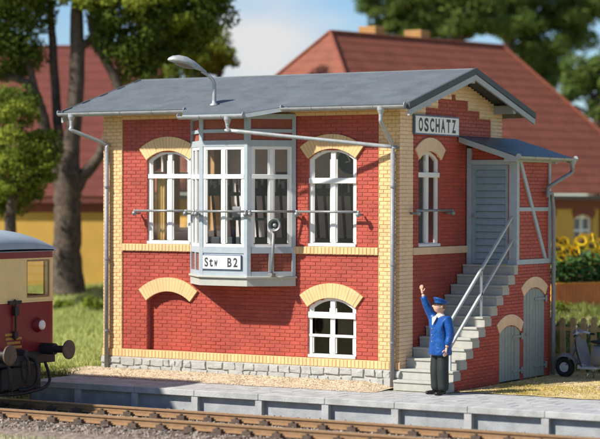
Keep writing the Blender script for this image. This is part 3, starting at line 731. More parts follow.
def slab(x0, x1, y0, y1, d0, d1, nm, m):
    q = [Vector((x, y, zl(x)+d)) for d in (d0, d1) for x, y in ((x0, y0), (x1, y0), (x1, y1), (x0, y1))]
    return MB().quadmesh(q, [(3, 2, 1, 0), (4, 5, 6, 7), (0, 1, 5, 4), (1, 2, 6, 5), (2, 3, 7, 6), (3, 0, 4, 7)]).build(nm, m, lr)
slab(xa, xb-.02, ya+.02, yb-.02, -.10, -.02, 'roof_deck', VERGE)
for k in range(3): slab(xa+(xb-xa)*k/3, xa+(xb-xa)*(k+1)/3, ya, yb, -.019, .004+.004*(k % 2), 'felt_strip', LR)
for y in (ya, yb): slab(xa, xb-.0, y-.02, y+.019, -.13, -.021, 'verge_board', VERGE)
for y in (2.75, 4.6): slab(xa, xb-.1, y-.04, y+.04, -.17, -.101, 'rafter', TIMBER)
gutter((xb+.06, ya-.04, zl(xb)-.02), (xb+.06, yb+.06, zl(xb)-.02), BOX, .06, .8)
hopper((xb+.06, yb-.1, zl(xb)-.075), BOX)
pipe([(xb+.06, yb-.1, zl(xb)-.17), (xb+.06, yb-.1, 4.28), (xb+.03, yb-.16, 4.2), (XO+.12, D-.28, 3.95), (XO+.075, D-.33, 3.87), (XO+.075, D-.33, 3.7)], .042)
pipe([(XO+.075, D-.13, 3.7), (XO+.075, D-.13, .02)], .046) if False else pipe([(XO+.075, D-.33, 3.75), (XO+.075, D-.05, 3.45), (XO+.075, D-.05, .02)], .044)
# ---- stair handrail
HR = mat('handrail_paint', (.42, .45, .46), .4, .06, 8)
hr = empty('handrail', (8.12, 1.5, .2), BOX)
xh = 8.12; sl_ = RI/GO
for dz, nm in ((.98, 'top_rail'), (.50, 'lower_rail')):
    ya_, yb_ = .05, 2.86
    MB().bar((xh, ya_, ya_*sl_+RI*1.2+dz), (xh, yb_, yb_*sl_+RI*1.2+dz), .045, .05).build(nm, HR, hr)
for i in (2, 7):
    y = -GO+(i-.5)*GO; MB().bar((xh, y, i*RI-.01), (xh, y, y*sl_+RI*1.2+.97), .045).build('baluster', HR, hr)

# ---- signs
SG = thing('station_sign', 'white station name board reading OSCHATZ on the gable wall', 'sign', (W+.05, 1.45, 4.9))
SF = frame((W+.05, 0, 0), (0, 1, 0), (1, 0, 0))
MB(SF).box(.50, 2.40, 4.925, 5.315, -.045, 0).build('border', SIGNB, SG, bevel=.004); MB(SF).box(.53, 2.37, 4.955, 5.285, .001, .006).build('board', SIGNW, SG)
lettering('OSCHATZ', SF, .62, 2.27, 4.985, 5.255, .008, BLACK, SG, .035, .26)
S2 = thing('bay_sign', 'small white sign reading Stw B2 on the front of the bay', 'sign', (FLX+fl/2, -BP-.02, 2.24))
MB(BAYF).box(.07, fl-.13, 2.25, 2.545, -.018, .014).build('border', SIGNB, S2, bevel=.003); MB(BAYF).box(.085, fl-.145, 2.265, 2.53, .015, .018).build('board', SIGNW, S2)
lettering('Stw', BAYF, .12, .46, 2.305, 2.49, .020, mat('sign_dark_grey', (.05, .055, .06), .5, .1), S2, .03, .24)
lettering('B2', BAYF, .66, .94, 2.305, 2.49, .020, MATS['sign_dark_grey'], S2, .03, .28)

# ---- roof lamp
LP = thing('roof_lamp', 'grey gooseneck lamp standing on the roof above the bay', 'lamp', (3.0, -.30, zroof(-.3)))
bz = zroof(-.3); ld = Vector((-.72, -.69, 0))
pts = spline([(3, -.3, bz), (3, -.3, bz+.38), Vector((3, -.3, bz+.50))+ld*.03, Vector((3, -.3, bz+.60))+ld*.12, Vector((3, -.3, bz+.68))+ld*.26], 6)
MB().tube(pts, interp([.042, .04, .036, .034, .032], len(pts)), 12).build('pole', GUTTER, LP, smooth=True)
MB().lathe((3, -.3, bz-.01), (0, 0, 1), [(.09, 0), (.09, .03), (.05, .05), (.045, .1)], 14).build('base_flange', GUTTER, LP, smooth=True)
hd = MB(); side = Vector((-ld.y, ld.x, 0)); prof = [(.16, .035, .035), (.27, .065, .06), (.40, .115, .10), (.56, .15, .125), (.72, .15, .115), (.85, .11, .085), (.93, .055, .045), (.955, .01, .01)]
c0 = Vector((3, -.3, bz+.64)); q = []; sg = 16
for t, wv, hv in prof:
    zc = .28*math.sin(min(1, (t-.10)/.75)*1.5)-.02
    for k in range(sg):
        a = 2*math.pi*k/sg; q.append(c0+ld*t+side*math.cos(a)*wv+Vector((0, 0, zc+math.sin(a)*hv*(1 if math.sin(a) > 0 else .55))))
hd.quadmesh(q, [(i*sg+k, i*sg+(k+1) % sg, (i+1)*sg+(k+1) % sg, (i+1)*sg+k) for i in range(len(prof)-1) for k in range(sg)]+[tuple(range(sg))])
h_ = hd.build('lamp_head', GUTTER, LP, smooth=True)
MB().ball(c0+ld*.60+Vector((0, 0, .185)), (.26, .12, .085), 14, 8, Matrix.Rotation(math.atan2(ld.y, ld.x), 3, 'Z') @ Matrix.Rotation(R(-14), 3, 'Y')).build('lens', mat('lamp_lens', (.22, .17, .15), .25, .1), h_, smooth=True)

# ---- horn on the bay
HN = thing('signal_horn', 'grey round horn on a thin post fixed to the bay right face', 'horn', BAYR[0]+BAYR[1]*.50+BAYR[2]*.08+Vector((0, 0, 2.15)))
b0 = BAYR[0]+BAYR[1]*.47+BAYR[2]*.10
MB().tube([b0+Vector((0, 0, 2.14)), b0+BAYR[1]*.03+Vector((0, 0, 2.6)), b0+BAYR[1]*.05+Vector((0, 0, 3.08))], .03, 10).build('post', RAILM, HN, smooth=True)
MB().box(b0.x-.05, b0.x+.05, b0.y-.05, b0.y+.09, 2.135, 2.19).build('foot_bracket', RAILM, HN, bevel=.006)
hc = b0+BAYR[1]*.07+Vector((0, 0, 3.14)); ax = (CAM-hc); ax = Vector((.35, -.93, .06)).normalized()
MB().lathe(hc-ax*.10, ax, [(0, -.02), (.05, -.02), (.06, .04), (.085, .1), (.125, .17), (.13, .19), (.118, .19), (.07, .11), (.04, .06), (0, .06)], 20).build('bell_mouth', RAILM, HN, smooth=True)
MB().ball(hc+ax*.02, .042, 10, 8).build('inner_cone', GUTTER, HN, smooth=True)
MB().tube([hc-ax*.1, hc-ax*.16], .05, 12).build('driver', RAILM, HN, smooth=True)

# ================================================================== INSIDE THE SIGNAL BOX
LV = thing('lever_frame', 'row of dark signal levers behind the upper windows', 'lever frame', (3.9, 1.25, 2.54))
MB().box(1.5, 6.5, 1.05, 1.5, 2.541, 2.86).build('base_box', CABIN, LV, bevel=.01)
MB().box(1.5, 6.5, 1.42, 1.52, 3.72, 3.80).build('shelf', CABIN, LV)
for x in (1.52, 6.40): MB().box(x, x+.08, 1.42, 1.5, 2.86, 3.72).build('shelf_post', CABIN, LV)
lev = None
for i in range(23):
    x = 1.62+i*.21
    if lev is None:
        lev = MB().bar((x, 1.2, 2.86), (x, 1.05, 3.95), .05, .03).build('lever', IRON, LV); MB().tube([(x, 1.05, 3.95), (x, 1.03, 4.10)], .026, 8).build('handle', STEEL, lev, smooth=True)
    else:
        o = copy_tree(lev, LV); o.location.x += i*.21
cabs = [(1.7, .5), (2.5, .62), (3.4, .45), (4.3, .7), (5.25, .42), (5.75, .5)]
for k, (x, wv) in enumerate(cabs):
    pos = ('above the left end of the lever frame', 'second from the left on the lever frame shelf', 'third from the left on the lever frame shelf', 'widest one on the lever frame shelf', 'fifth from the left on the lever frame shelf', 'above the right end of the lever frame')[k]
    t = thing('instrument_case', 'dark block instrument case ' + pos, 'instrument', (x+wv/2, 1.5, 3.8), 'instrument cases on the lever frame shelf')
    MB().box(x, x+wv, 1.40, 1.62, 3.801, 4.10+.06*(k % 3)).build('case', CABIN, t, bevel=.01)
    for j in range(2 if wv > .48 else 1):
        MB().box(x+.06+j*.24, x+.22+j*.24, 1.392, 1.399, 3.88, 4.03).build('dial_window', mat('dial_grey', (.35, .36, .36), .4, .1), t)
CK = thing('wall_clock', 'round dark rimmed clock inside seen through the right arched window', 'clock', (5.52, 1.5, 4.3))
MB().lathe((5.47, .92, 4.42), (.4, -.9, 0), [(0, 0), (.24, 0), (.26, .02), (.26, .06), (.22, .06), (.215, .03), (0, .03)], 28).build('case', BLACK, CK, smooth=False)
MB().bar((5.47, .92, 4.60), (5.47, .98, 5.4), .03).build('hanger', BLACK, CK)
cf = frame((5.47, .92, 4.42), (.9, .4, 0), (.4, -.9, 0))
mb = MB(cf); mb.bar(mb.P(0, 0, .05), mb.P(-.09, .16, .05), .022, .01, (0, 1, 0)); mb.bar(mb.P(0, 0, .05), mb.P(-.1, -.03, .05), .026, .01, (0, 1, 0)); mb.build('hands', STEEL, CK)
CU = MB(FRONT)
def cfold(a, b): u = 1.22+.22*a; return CU.P(u, 2.80+1.3*b, -.22-.02*math.sin(a*20))
CU.grid(cfold, 14, 3); tag(CU.build('curtain', mat('ochre_curtain', (.55, .36, .12), .9, .1), smooth=True), 'narrow ochre curtain behind the left arched window', 'curtain')
DK = thing('office_desk', 'dark desk inside behind the bay window', 'desk', (3.4, .55, 2.54))
MB().box(2.7, 4.3, .36, .85, 3.22, 3.27).build('desk_top', CABIN, DK, bevel=.006)
for x in (2.74, 4.20):
    for y in (.4, .76): MB().box(x, x+.06, y, y+.06, 2.541, 3.219).build('leg', CABIN, DK)
MB().box(2.9, 3.35, .5, .7, 3.271, 3.50).build('telephone_box', mat('grey_instrument', (.32, .34, .36), .4, .1), DK, bevel=.02)

# ================================================================== RAILCAR
YC = (YB+YF)/2
RC = thing('railcar', 'red and cream railcar with grey roof standing on the track', 'railcar', (-5, YC, RZ))
RCR = mat('railcar_red', (.20, .018, .022), .35, .08, 5); RCC = mat('railcar_cream', (.84, .63, .28), .4, .05, 5); RCG = mat('railcar_roof_grey', (.34, .40, .44), .5, .08, 3)
RCW = mat('railcar_window_frame', (.33, .20, .09), .4, .1, 9); UNDER = mat('underframe_black', (.018, .018, .02), .55, .3, 9)
XF, XR, HW = 1.28, -13.0, 1.36
def outl(e, xf, hw, n=5, cr=.22):
    "plan outline with rounded front corners, from rear right to rear left"
    p = [(XR, YC+hw)]
    for k in range(n+1):
        a = math.pi/2*(1-k/n); p.append((xf-cr+math.cos(a)*cr, YC+hw-cr+math.sin(a)*cr))
    for k in range(n+1):
        a = -math.pi/2*k/n; p.append((xf-cr+math.cos(a)*cr, YC-hw+cr+math.sin(a)*cr))
    return p+[(XR, YC-hw)]
MB().prism(outl(0, XF, HW), .74, 1.68).build('lower_body', RCR, RC)
MB().prism(outl(0, XF+.012, HW+.012), 1.681, 1.712).build('waist_strip', RCC, RC)
# window band: pillars round real openings
def band(z0, z1, nm, m): return MB().prism(outl(0, XF, HW), z0, z1).build(nm, m, RC)
band(1.713, 1.765, 'lower_band', RCC); band(2.49, 2.52, 'upper_band', RCC); band(2.521, 2.655, 'cantrail', RCR)
FY = frame((XF, YC, 0), (0, 1, 0), (1, 0, 0)); SYR = frame((0, YC+HW, 0), (-1, 0, 0), (0, 1, 0)); SYL = frame((0, YC-HW, 0), (1, 0, 0), (0, -1, 0))
for a, b in ((-.42, .42),): MB(FY).box(a, b, 1.766, 2.489, -.06, -.001).build('front_pillar', RCC, RC)
for s in (-1, 1):
    mb = MB(); p = outl(0, XF, HW); seg = p[1:7] if s > 0 else p[7:13]
    inn = [(x-.07, y-s*.07) for x, y in seg]; mb.prism(seg+inn[::-1], 1.766, 2.489).build('corner_pillar', RCC, RC)
    a, b = (.42, 1.14) if s > 0 else (-1.14, -.42)
    wn = empty('front_window', (XF, YC+s*.78, 1.8), RC)
    f = MB(FY); f.box(a, b, 1.766, 1.80, -.05, -.012); f.box(a, b, 2.455, 2.489, -.05, -.012); f.box(a, a+.035, 1.80, 2.455, -.05, -.012); f.box(b-.035, b, 1.80, 2.455, -.05, -.012); f.build('frame', RCW, wn)
    MB(FY).box(a+.035, b-.035, 1.80, 2.455, -.035, -.03).build('pane', GLASS, wn)
for fr, sgn in ((SYR, -1), (SYL, 1)):
    us = [-.98+.0, ]
    k = 0
    x = XF-.22
    while x > -12.4:
        pwid = .16 if x < XF-.3 else .02; xe = x-1.25; uu = sorted([fr[1].x*x, fr[1].x*(x-pwid)]); MB(fr).box(uu[0], uu[1], 1.766, 2.489, -.07, -.001).build('side_pillar', RCC, RC)
        wa, wb = sorted([fr[1].x*(x-pwid), fr[1].x*xe]); wn = empty('side_window', fr[0]+fr[1]*((wa+wb)/2)+Vector((0, 0, 1.8)), RC)
        f = MB(fr); f.box(wa, wb, 1.766, 1.80, -.05, -.012); f.box(wa, wb, 2.455, 2.489, -.05, -.012); f.box(wa, wa+.04, 1.80, 2.455, -.05, -.012); f.box(wb-.04, wb, 1.80, 2.455, -.05, -.012); f.build('frame', RCW, wn)
        MB(fr).box(wa+.04, wb-.04, 1.80, 2.455, -.035, -.03).build('pane', GLASS, wn)
        x = xe
    uu = sorted([fr[1].x*x, fr[1].x*XR]); MB(fr).box(uu[0], uu[1], 1.766, 2.489, -.07, -.001).build('side_pillar', RCC, RC)
MB().box(XR+.01, XR+.08, YC-HW+.08, YC+HW-.08, 1.766, 2.489).build('rear_wall', RCC, RC)
SEAT = mat('seat_brown', (.50, .28, .16), .8, .1, 6)
for k in range(9):
    for s in (-1, 1): MB().box(-1.2-k*1.25-.12, -1.2-k*1.25+.12, YC+s*.85-.45, YC+s*.85+.45, 1.60, 2.15).build('seat_back', SEAT, RC, bevel=.04)
MB().box(-.62, -.56, YC-1.2, YC+1.2, 1.69, 2.5).build('cab_bulkhead', mat('bulkhead_beige', (.70, .58, .42), .6, .06), RC)
MB().box(.55, .95, YC+.35, YC+1.15, 1.69, 1.77).build('driver_desk', SEAT, RC, bevel=.02)
def roofp(a, b):
    t = (a-.5)*2; x = XR+.0+(XF+.06-XR)*b; hw = HW+.03
    fx = 1.0; dist = XF+.06-x
    fx = math.sqrt(max(0, 1-(1-min(dist/.75, 1))**2)); k = math.sin(math.pi*a)
    z = 2.656+.41*(max(0, 1-abs(t)**2.4))**.62*(.10+.90*fx)
    y = YC+hw*t; xx = x
    if dist < .24:
        lim = hw-.22+math.sqrt(max(0, .0484-(.22-min(dist, .22))**2)); y = YC+max(-lim, min(lim, hw*t))
    return Vector((xx, y, z))
mb = MB(); bs = [0, .3, .6, .85, .93]+[.947+.053*math.sin(math.pi/2*i/9) for i in range(10)]; nn = 28
q = [roofp(i/nn, b) for b in bs for i in range(nn+1)]
mb.quadmesh(q, [(j*(nn+1)+i, j*(nn+1)+i+1, (j+1)*(nn+1)+i+1, (j+1)*(nn+1)+i) for j in range(len(bs)-1) for i in range(nn)]); mb.prism(outl(0, XF+.05, HW+.03), 2.645, 2.657)
mb.build('roof', RCG, RC, smooth=True)
MB().box(XR, XF-.04, YC-HW+.06, YC+HW-.06, .70, .739).build('floor_frame', UNDER, RC)
MB().box(XF-.16, XF+.03, YC-1.25, YC+1.25, .50, .739).build('headstock', UNDER, RC)
MB().box(XF-1.1, XF-.14, YC-1.05, YC+1.05, -.02, .50).build('underframe_skirt', UNDER, RC, bevel=.03)
MB().box(XF-.13, XF+.05, YC-.35, YC+.35, .02, .46).build('coupler_box', UNDER, RC, bevel=.03)
HL = mat('headlight_glass', (.85, .80, .72), .2, .05)
for s in (-1, 1):
    c = Vector((XF, YC+s*.74, 1.24)); h = MB().lathe(c-Vector((.02, 0, 0)), (1, 0, 0), [(.145, 0), (.145, .03), (.115, .12), (.098, .13), (0, .13)], 22).build('headlight', RCR, RC, smooth=False)
    MB().lathe(c+Vector((.112, 0, 0)), (1, 0, 0), [(.093, 0), (.088, .02), (.05, .033), (0, .038)], 20).build('lens', HL, h, smooth=True)
    c = Vector((XF+.02, YC+s*.88, .78)); b = MB().lathe(c, (1, 0, 0), [(.11, 0), (.11, .3), (.07, .31), (.07, .62)], 16).build('buffer', UNDER, RC, smooth=False)
    MB().lathe(c+Vector((.60, 0, 0)), (1, 0, 0), [(0, 0), (.17, 0), (.185, .02), (.185, .045), (.15, .06), (0, .07)], 24).build('buffer_plate', mat('buffer_brown', (.10, .065, .045), .5, .25, 9), b, smooth=False)
    for k, (dy, dz) in enumerate(((-.14, -.12), (.14, -.12), (-.14, .12), (.14, .12))): pass
    MB().tube(spline([(XF+.02, YC+s*.42, .62), (XF+.22, YC+s*.42, .55), (XF+.28, YC+s*.40, .25), (XF+.2, YC+s*.32, .07), (XF+.06, YC+s*.1, .04)], 6), .035, 8).build('brake_hose', UNDER, RC, smooth=True)
    MB().tube(spline([(XF+.02, YC+s*.95, .52), (XF+.1, YC+s*1.0, .2), (XF+.12, YC+s*.8, .04), (XF+.1, YC+s*.3, -.02), (XF+.1, YC, -.03)], 6), .03, 8).build('guard_iron', UNDER, RC, smooth=True)
ck = MB().box(XF+.03, XF+.34, YC-.05, YC+.05, .70, .82).build('coupling_hook', UNDER, RC, bevel=.015)
MB().tube(spline([(XF+.3, YC-.05, .74), (XF+.36, YC, .62), (XF+.36, YC+.03, .35), (XF+.3, YC+.02, .2), (XF+.24, YC, .35), (XF+.24, YC-.02, .6)], 5), .028, 8).build('coupling_link', UNDER, ck, smooth=True)
mb = MB(FY); mb.tube([mb.P(.03, 1.74, .02), mb.P(.03, 1.72, .05), mb.P(.03, 1.02, .05), mb.P(.03, 1.0, .02)], .022, 8); mb.box(-.03, .09, 1.45, 1.62, .02, .09); mb.box(-.02, .08, 1.02, 1.15, .001, .07); mb.box(-.16, .20, 1.66, 1.73, .013, .06); mb.build('front_fitting', UNDER, RC)
GOLD = mat('gold_lettering', (.55, .36, .06), .5, .1)
for k, (a, b, z) in enumerate(((-.22, .0, 1.07), (-.2, .24, .99), (-.16, .2, .91), (-.24, .26, .83))):
    mb = MB(FY); u = a
    while u < b: mb.box(u, u+.03, z, z+.045, .001, .003); u += .043
    mb.build('small_lettering', GOLD, RC)
for xw in (-2.2, -4.6, -9.6, -12.0):
    ax_ = empty('wheelset', (xw, YC, RZ), RC)
    for s in (-1, 1): MB().lathe((xw, YC+s*.70, RZ+.46), (0, s, 0), [(0, 0), (.40, 0), (.46, .0), (.46, .05), (.455, .12), (.40, .12), (.38, .08), (.12, .08), (.1, .14), (0, .14)], 32).build('wheel', UNDER, ax_)
    MB().tube([(xw, YC-.7, RZ+.46), (xw, YC+.7, RZ+.46)], .08, 10).build('axle', UNDER, ax_)
for xc in (-3.4, -10.8):
    for s in (-1, 1): MB().box(xc-1.9, xc+1.9, YC+s*1.0-.06, YC+s*1.0+.06, .12, .48).build('bogie_frame', UNDER, RC, bevel=.03)

# ================================================================== PERSON
def skin(verts, edges, root, sub=2):
    me = bpy.data.meshes.new('sk'); me.from_pydata([v[0] for v in verts], edges, [])
    o = bpy.data.objects.new('sk', me); COL.objects.link(o); o.modifiers.new('s', 'SKIN')
    if not me.skin_vertices: me.attributes.new('x', 'FLOAT', 'POINT')
    for i, v in enumerate(verts):
        r = v[1]; me.skin_vertices[0].data[i].radius = r if isinstance(r, tuple) else (r, r); me.skin_vertices[0].data[i].use_root = (i == root)
    sm = o.modifiers.new('u', 'SUBSURF'); sm.levels = sub; sm.render_levels = sub
    bpy.context.view_layer.update()
    m2 = bpy.data.meshes.new_from_object(o.evaluated_get(bpy.context.evaluated_depsgraph_get()))
    vs = [v.co.copy() for v in m2.vertices]; fs = [list(p.vertices) for p in m2.polygons]
    bpy.data.objects.remove(o); bpy.data.meshes.remove(me); bpy.data.meshes.remove(m2)
    return vs, fs
def chain(pts): return [(Vector(p), r) for p, r in pts], [(i, i+1) for i in range(len(pts)-1)]
PE = thing('person', 'person in blue uniform jacket and cap raising one arm before the stairs', 'person', (8.27, -.56, .0), local=True)
PE.rotation_euler.z = R(-26); PE.scale = (1.12, 1.12, 1.02)
SKIN = mat('skin', (.72, .42, .30), .5, .05, 9); JAC = mat('blue_jacket', (.008, .07, .27), .30, .25, 14, .6, 24); TRO = mat('dark_trousers', (.014, .022, .020), .6, .2, 8, .2, 30); SHO = mat('black_shoe', (.012, .012, .012), .25, .1)
SHIRT = mat('white_collar', (.8, .8, .78), .6, .03); HAIR = mat('brown_hair', (.20, .12, .07), .7, .2, 30)
bv = [((0, 0, .95), (.13, .09)), ((0, 0, 1.15), (.12, .08)), ((0, 0, 1.34), (.13, .085)), ((0, .01, 1.44), (.08, .07)), ((0, .0, 1.50), .052), ((0, -.01, 1.56), .05),
      ((-.17, 0, 1.40), .06), ((-.245, -.10, 1.62), .044), ((-.265, -.17, 1.845), .030), ((.18, 0, 1.40), .06), ((.265, .02, 1.12), .046), ((.26, -.06, .88), .031),
      ((-.09, 0, .88), .09), ((-.10, -.015, .49), .06), ((-.11, .02, .10), .042), ((.09, 0, .88), .09), ((.10, -.02, .49), .06), ((.10, .02, .10), .042)]
be = [(0, 1), (1, 2), (2, 3), (3, 4), (4, 5), (2, 6), (6, 7), (7, 8), (2, 9), (9, 10), (10, 11), (0, 12), (12, 13), (13, 14), (0, 15), (15, 16), (16, 17)]
body = MB(); vs, fs = skin([(Vector(a), b) for a, b in bv], be, 0); body.quadmesh(vs, fs)
# head with face, turned a little to the person's right and up
hm = Matrix.Translation((0, -.012, 1.625)) @ Matrix.Scale(1.12, 4) @ Matrix.Rotation(R(-14), 4, 'Z') @ Matrix.Rotation(R(-8), 4, 'X')
def head_fn(a, b):
    th_, ph = math.pi*b, 2*math.pi*a; x, y, z = math.sin(th_)*math.sin(ph)*.076, -math.sin(th_)*math.cos(ph)*.096, math.cos(th_)*.118
    fz = max(0, -y/.096)
    if z < -.02: x *= 1-.28*(-z-.02)/.1; y *= 1-.10*(-z-.02)/.1
    if fz > .6:
        y -= .028*math.exp(-((x/.014)**2))*math.exp(-(((z+.012)/.022)**2)) + .008*math.exp(-((x/.028)**2))*math.exp(-(((z+.052)/.014)**2)) + .008*math.exp(-((x/.02)**2))*math.exp(-(((z+.088)/.016)**2))
        y += .008*math.exp(-(((abs(x)-.03)/.015)**2))*math.exp(-(((z-.012)/.013)**2))
    return hm @ Vector((x, y, z))
body.grid(head_fn, 40, 28)
for s in (-1, 1): body.ball(hm @ Vector((s*.077, .008, -.005)), (.012, .022, .032), 8, 6)
def hand(wr, d, up, side, curl, spread=.16, thumbs=1):
    wr = Vector(wr); d = Vector(d).normalized(); sdv = Vector(side).normalized(); pn = d.cross(sdv).normalized()*curl
    vs, fs = skin(*chain([(wr-d*.02, (.026, .020)), (wr+d*.04, (.036, .015)), (wr+d*.085, (.038, .014))]), 0, 2); body.quadmesh(vs, fs)
    for k, (o, ln) in enumerate(((-.030, .066), (-.010, .078), (.011, .074), (.030, .058))):
        a = wr+d*.075+sdv*o; dd = (d+sdv*o*6*spread).normalized(); b = a+dd*ln*.45+pn*.006; c = b+(dd+pn*.45).normalized()*ln*.35; e = c+(dd+pn*.9).normalized()*ln*.28
        vs, fs = skin(*chain([(a, .0095), (b, .0092), (c, .0085), (e, .007)]), 0, 1); body.quadmesh(vs, fs)
    t = -1*thumbs; a = wr+d*.03+sdv*t*.026; b = a+(d*.5+sdv*t*.75+pn*.3).normalized()*.036; c = b+(d*.85+sdv*t*.3+pn*.35).normalized()*.03
    vs, fs = skin(*chain([(a, .012), (b, .0105), (c, .009)]), 0, 1); body.quadmesh(vs, fs)
hand((-.267, -.175, 1.86), (-.05, -.22, .95), 0, (1, .1, .2), 1, .25, -1)
hand((.26, -.065, .865), (-.04, -.12, -1), 0, (.2, -1, .1), 1, .1, -1)
body.build('body', SKIN, PE, smooth=True)
jv = [((0, 0, .71), (.25, .20)), ((0, 0, .76), (.245, .195)), ((0, 0, .94), (.22, .175)), ((0, 0, 1.14), (.195, .15)), ((0, 0, 1.33), (.205, .15)), ((0, .015, 1.43), (.13, .10)),
      ((-.185, 0, 1.385), .09), ((-.22, -.05, 1.50), .078), ((-.245, -.10, 1.615), .07), ((-.265, -.165, 1.82), .056), ((.205, 0, 1.385), .09), ((.27, .02, 1.12), .078), ((.26, -.05, .90), .06)]
je = [(0, 1), (1, 2), (2, 3), (3, 4), (4, 5), (4, 6), (6, 7), (7, 8), (8, 9), (4, 10), (10, 11), (11, 12)]
mb = MB(); vs, fs = skin([(Vector(a), b) for a, b in jv], je, 0); mb.quadmesh(vs, fs); jk = mb.build('jacket', JAC, PE, smooth=True)
for z in (.98, 1.10, 1.22): MB().ball((-.02, -.158, z), .011, 8, 6).build('button', STEEL, jk, smooth=True)
mb = MB(); vs, fs = skin([(Vector(a), b) for a, b in [((0, 0, .90), (.12, .09)), ((-.082, 0, .76), .105), ((-.09, -.02, .47), .108), ((-.092, -.005, .20), .10), ((-.092, -.01, .045), (.098, .105)), ((.082, 0, .76), .105), ((.09, -.015, .47), .108), ((.092, .0, .20), .10), ((.092, -.005, .045), (.098, .105))]], [(0, 1), (1, 2), (2, 3), (3, 4), (0, 5), (5, 6), (6, 7), (7, 8)], 0); mb.quadmesh(vs, fs); mb.build('trousers', TRO, PE, smooth=True)
for s, ang in ((-1, -22), (1, 8)):
    vs, fs = skin(*chain([((0, .055, .045), (.042, .042)), ((0, 0, .05), (.046, .046)), ((0, -.11, .036), (.056, .040)), ((0, -.20, .030), (.046, .032))]), 0, 2)
    m4 = Matrix.Translation((s*.092, .0, .0)) @ Matrix.Rotation(R(ang), 4, 'Z'); lowz = min(v.z for v in vs)
    mb = MB(); mb.quadmesh([m4 @ (v-Vector((0, 0, lowz))) for v in vs], fs); mb.build('shoe', SHO, PE, smooth=True)
mb = MB(); mb.lathe((0, .005, 1.425), (0, -.05, 1), [(.085, 0), (.074, .035), (.062, .055), (.057, .05)], 18); mb.prism([(-.001, 0)]*3, 0, 0) if False else None
mb.quadmesh([Vector(p) for p in ((-.055, -.128, 1.41), (.055, -.128, 1.41), (0, -.168, 1.28), (0, -.07, 1.47))], [(0, 1, 2), (0, 1, 3)]); mb.build('collar', SHIRT, PE, smooth=False)
mb = MB(); mb.fr = None
cm = hm @ Matrix.Translation((0, .006, .045)) @ Matrix.Rotation(R(-6), 4, 'X')
cprof = [(.088, -.004), (.090, .024), (.098, .036), (.120, .054), (.121, .062), (.095, .074), (.0, .080)]; sg = 24; q = []
for r_, h_ in cprof: q += [cm @ Vector((math.cos(2*math.pi*k/sg)*r_*.94, math.sin(2*math.pi*k/sg)*r_*1.08, h_+(-.012*math.sin(2*math.pi*k/sg) if h_ > .05 else 0))) for k in range(sg)]
mb.quadmesh(q, [(i*sg+k, i*sg+(k+1) % sg, (i+1)*sg+(k+1) % sg, (i+1)*sg+k) for i in range(len(cprof)-1) for k in range(sg)])
cp = mb.build('cap', JAC, PE, smooth=True)
mb = MB(); n_ = 12; q = []
for d_ in (0, -.006):
    for k in range(n_+1):
        a = math.pi+math.pi*k/n_; q.append(cm @ Vector((math.cos(a)*.086, math.sin(a)*.094, -.004+d_))); q.append(cm @ Vector((math.cos(a)*.086, math.sin(a)*.094-.055*math.sin(math.pi*k/n_)-.004, -.022+d_)))
m_ = 2*(n_+1); mb.quadmesh(q, [(2*k, 2*k+1, 2*k+3, 2*k+2) for k in range(n_)]+[(m_+2*k, m_+2*k+2, m_+2*k+3, m_+2*k+1) for k in range(n_)]); mb.build('visor', SHO, cp, smooth=True)
mb = MB()
def hair_fn(a, b):
    th_ = math.pi*(.30+.30*b); ph = math.pi*(.56+.88*a); k = 1.05
    return hm @ Vector((math.sin(th_)*math.sin(ph)*.076*k, -math.sin(th_)*math.cos(ph)*.098*k, math.cos(th_)*.118))
mb.grid(hair_fn, 18, 6); mb.build('hair', HAIR, PE, smooth=True)
for s in (-1, 1): pass
for s in (-1, 1): MB().ball(hm @ Vector((s*.029, -.082, .014)), (.009, .006, .006), 8, 6).build('eye', BLACK, PE, smooth=True)

# ================================================================== SCOOTER
SCO = thing('motor_scooter', 'grey motor scooter parked by the picket fence, facing left', 'scooter', (8.70, 4.18, .0), local=True)
SCO.rotation_euler.z = R(-4)
SG1 = mat('scooter_grey', (.20, .21, .22), .28, .06, 6); SG2 = mat('scooter_light', (.45, .46, .47), .3, .06, 6); TYR = mat('tyre_rubber', (.018, .018, .018), .8, .15, 20); CHR = mat('chrome', (.6, .6, .6), .15, .05, 8, 0, 40, 0, .9)
def wheel(x, nm):
    wq = MB().lathe((x, -.0, .215), (0, 1, 0), [(.10, -.045), (.17, -.06), (.207, -.035), (.215, 0), (.207, .035), (.17, .06), (.10, .045), (.10, -.045)], 28).build(nm, TYR, SCO, smooth=True)
    mb = MB(); mb.lathe((x, 0, .215), (0, 1, 0), [(0, -.055), (.04, -.055), (.045, -.045), (.09, -.04), (.102, -.05), (.102, .05), (.09, .04), (.045, .045), (.04, .055), (0, .055)], 24); mb.build('rim', SG2, wq)
wheel(0, 'front_wheel'); wheel(1.22, 'rear_wheel')
mb = MB(); n_ = 14
def guardf(a, b):
    t = R(195-178*a); r_ = .25+.05*a; y = (b-.5)*2; return Vector((math.cos(t)*r_*(1-.1*y*y)+.03*a, y*.10, .225+math.sin(t)*r_*(1-.25*y*y)))
mb.grid(guardf, 14, 8); mb.build('front_mudguard', SG1, SCO, smooth=True)
def shield(a, b):
    y = (a-.5)*2; z = .24+.56*b; wv = .19+.06*math.sin(b*math.pi*.9); x = .40-.15*b-.02*(1-y*y)+.08*y*y+(.0 if b > .1 else 0); return Vector((x, y*wv, z))
for o_ in (0,):
    mb = MB(); mb.grid(shield, 10, 12); k = len(mb.v); mb.grid(lambda a, b: shield(a, b)+Vector((.018, 0, 0)), 10, 12); mb.build('leg_shield', SG1, SCO, smooth=True)
MB().tube([(.04, 0, .25), (.20, 0, .60), (.33, 0, .91)], [.045, .055, .045], 12).build('steering_column', SG1, SCO, smooth=True)
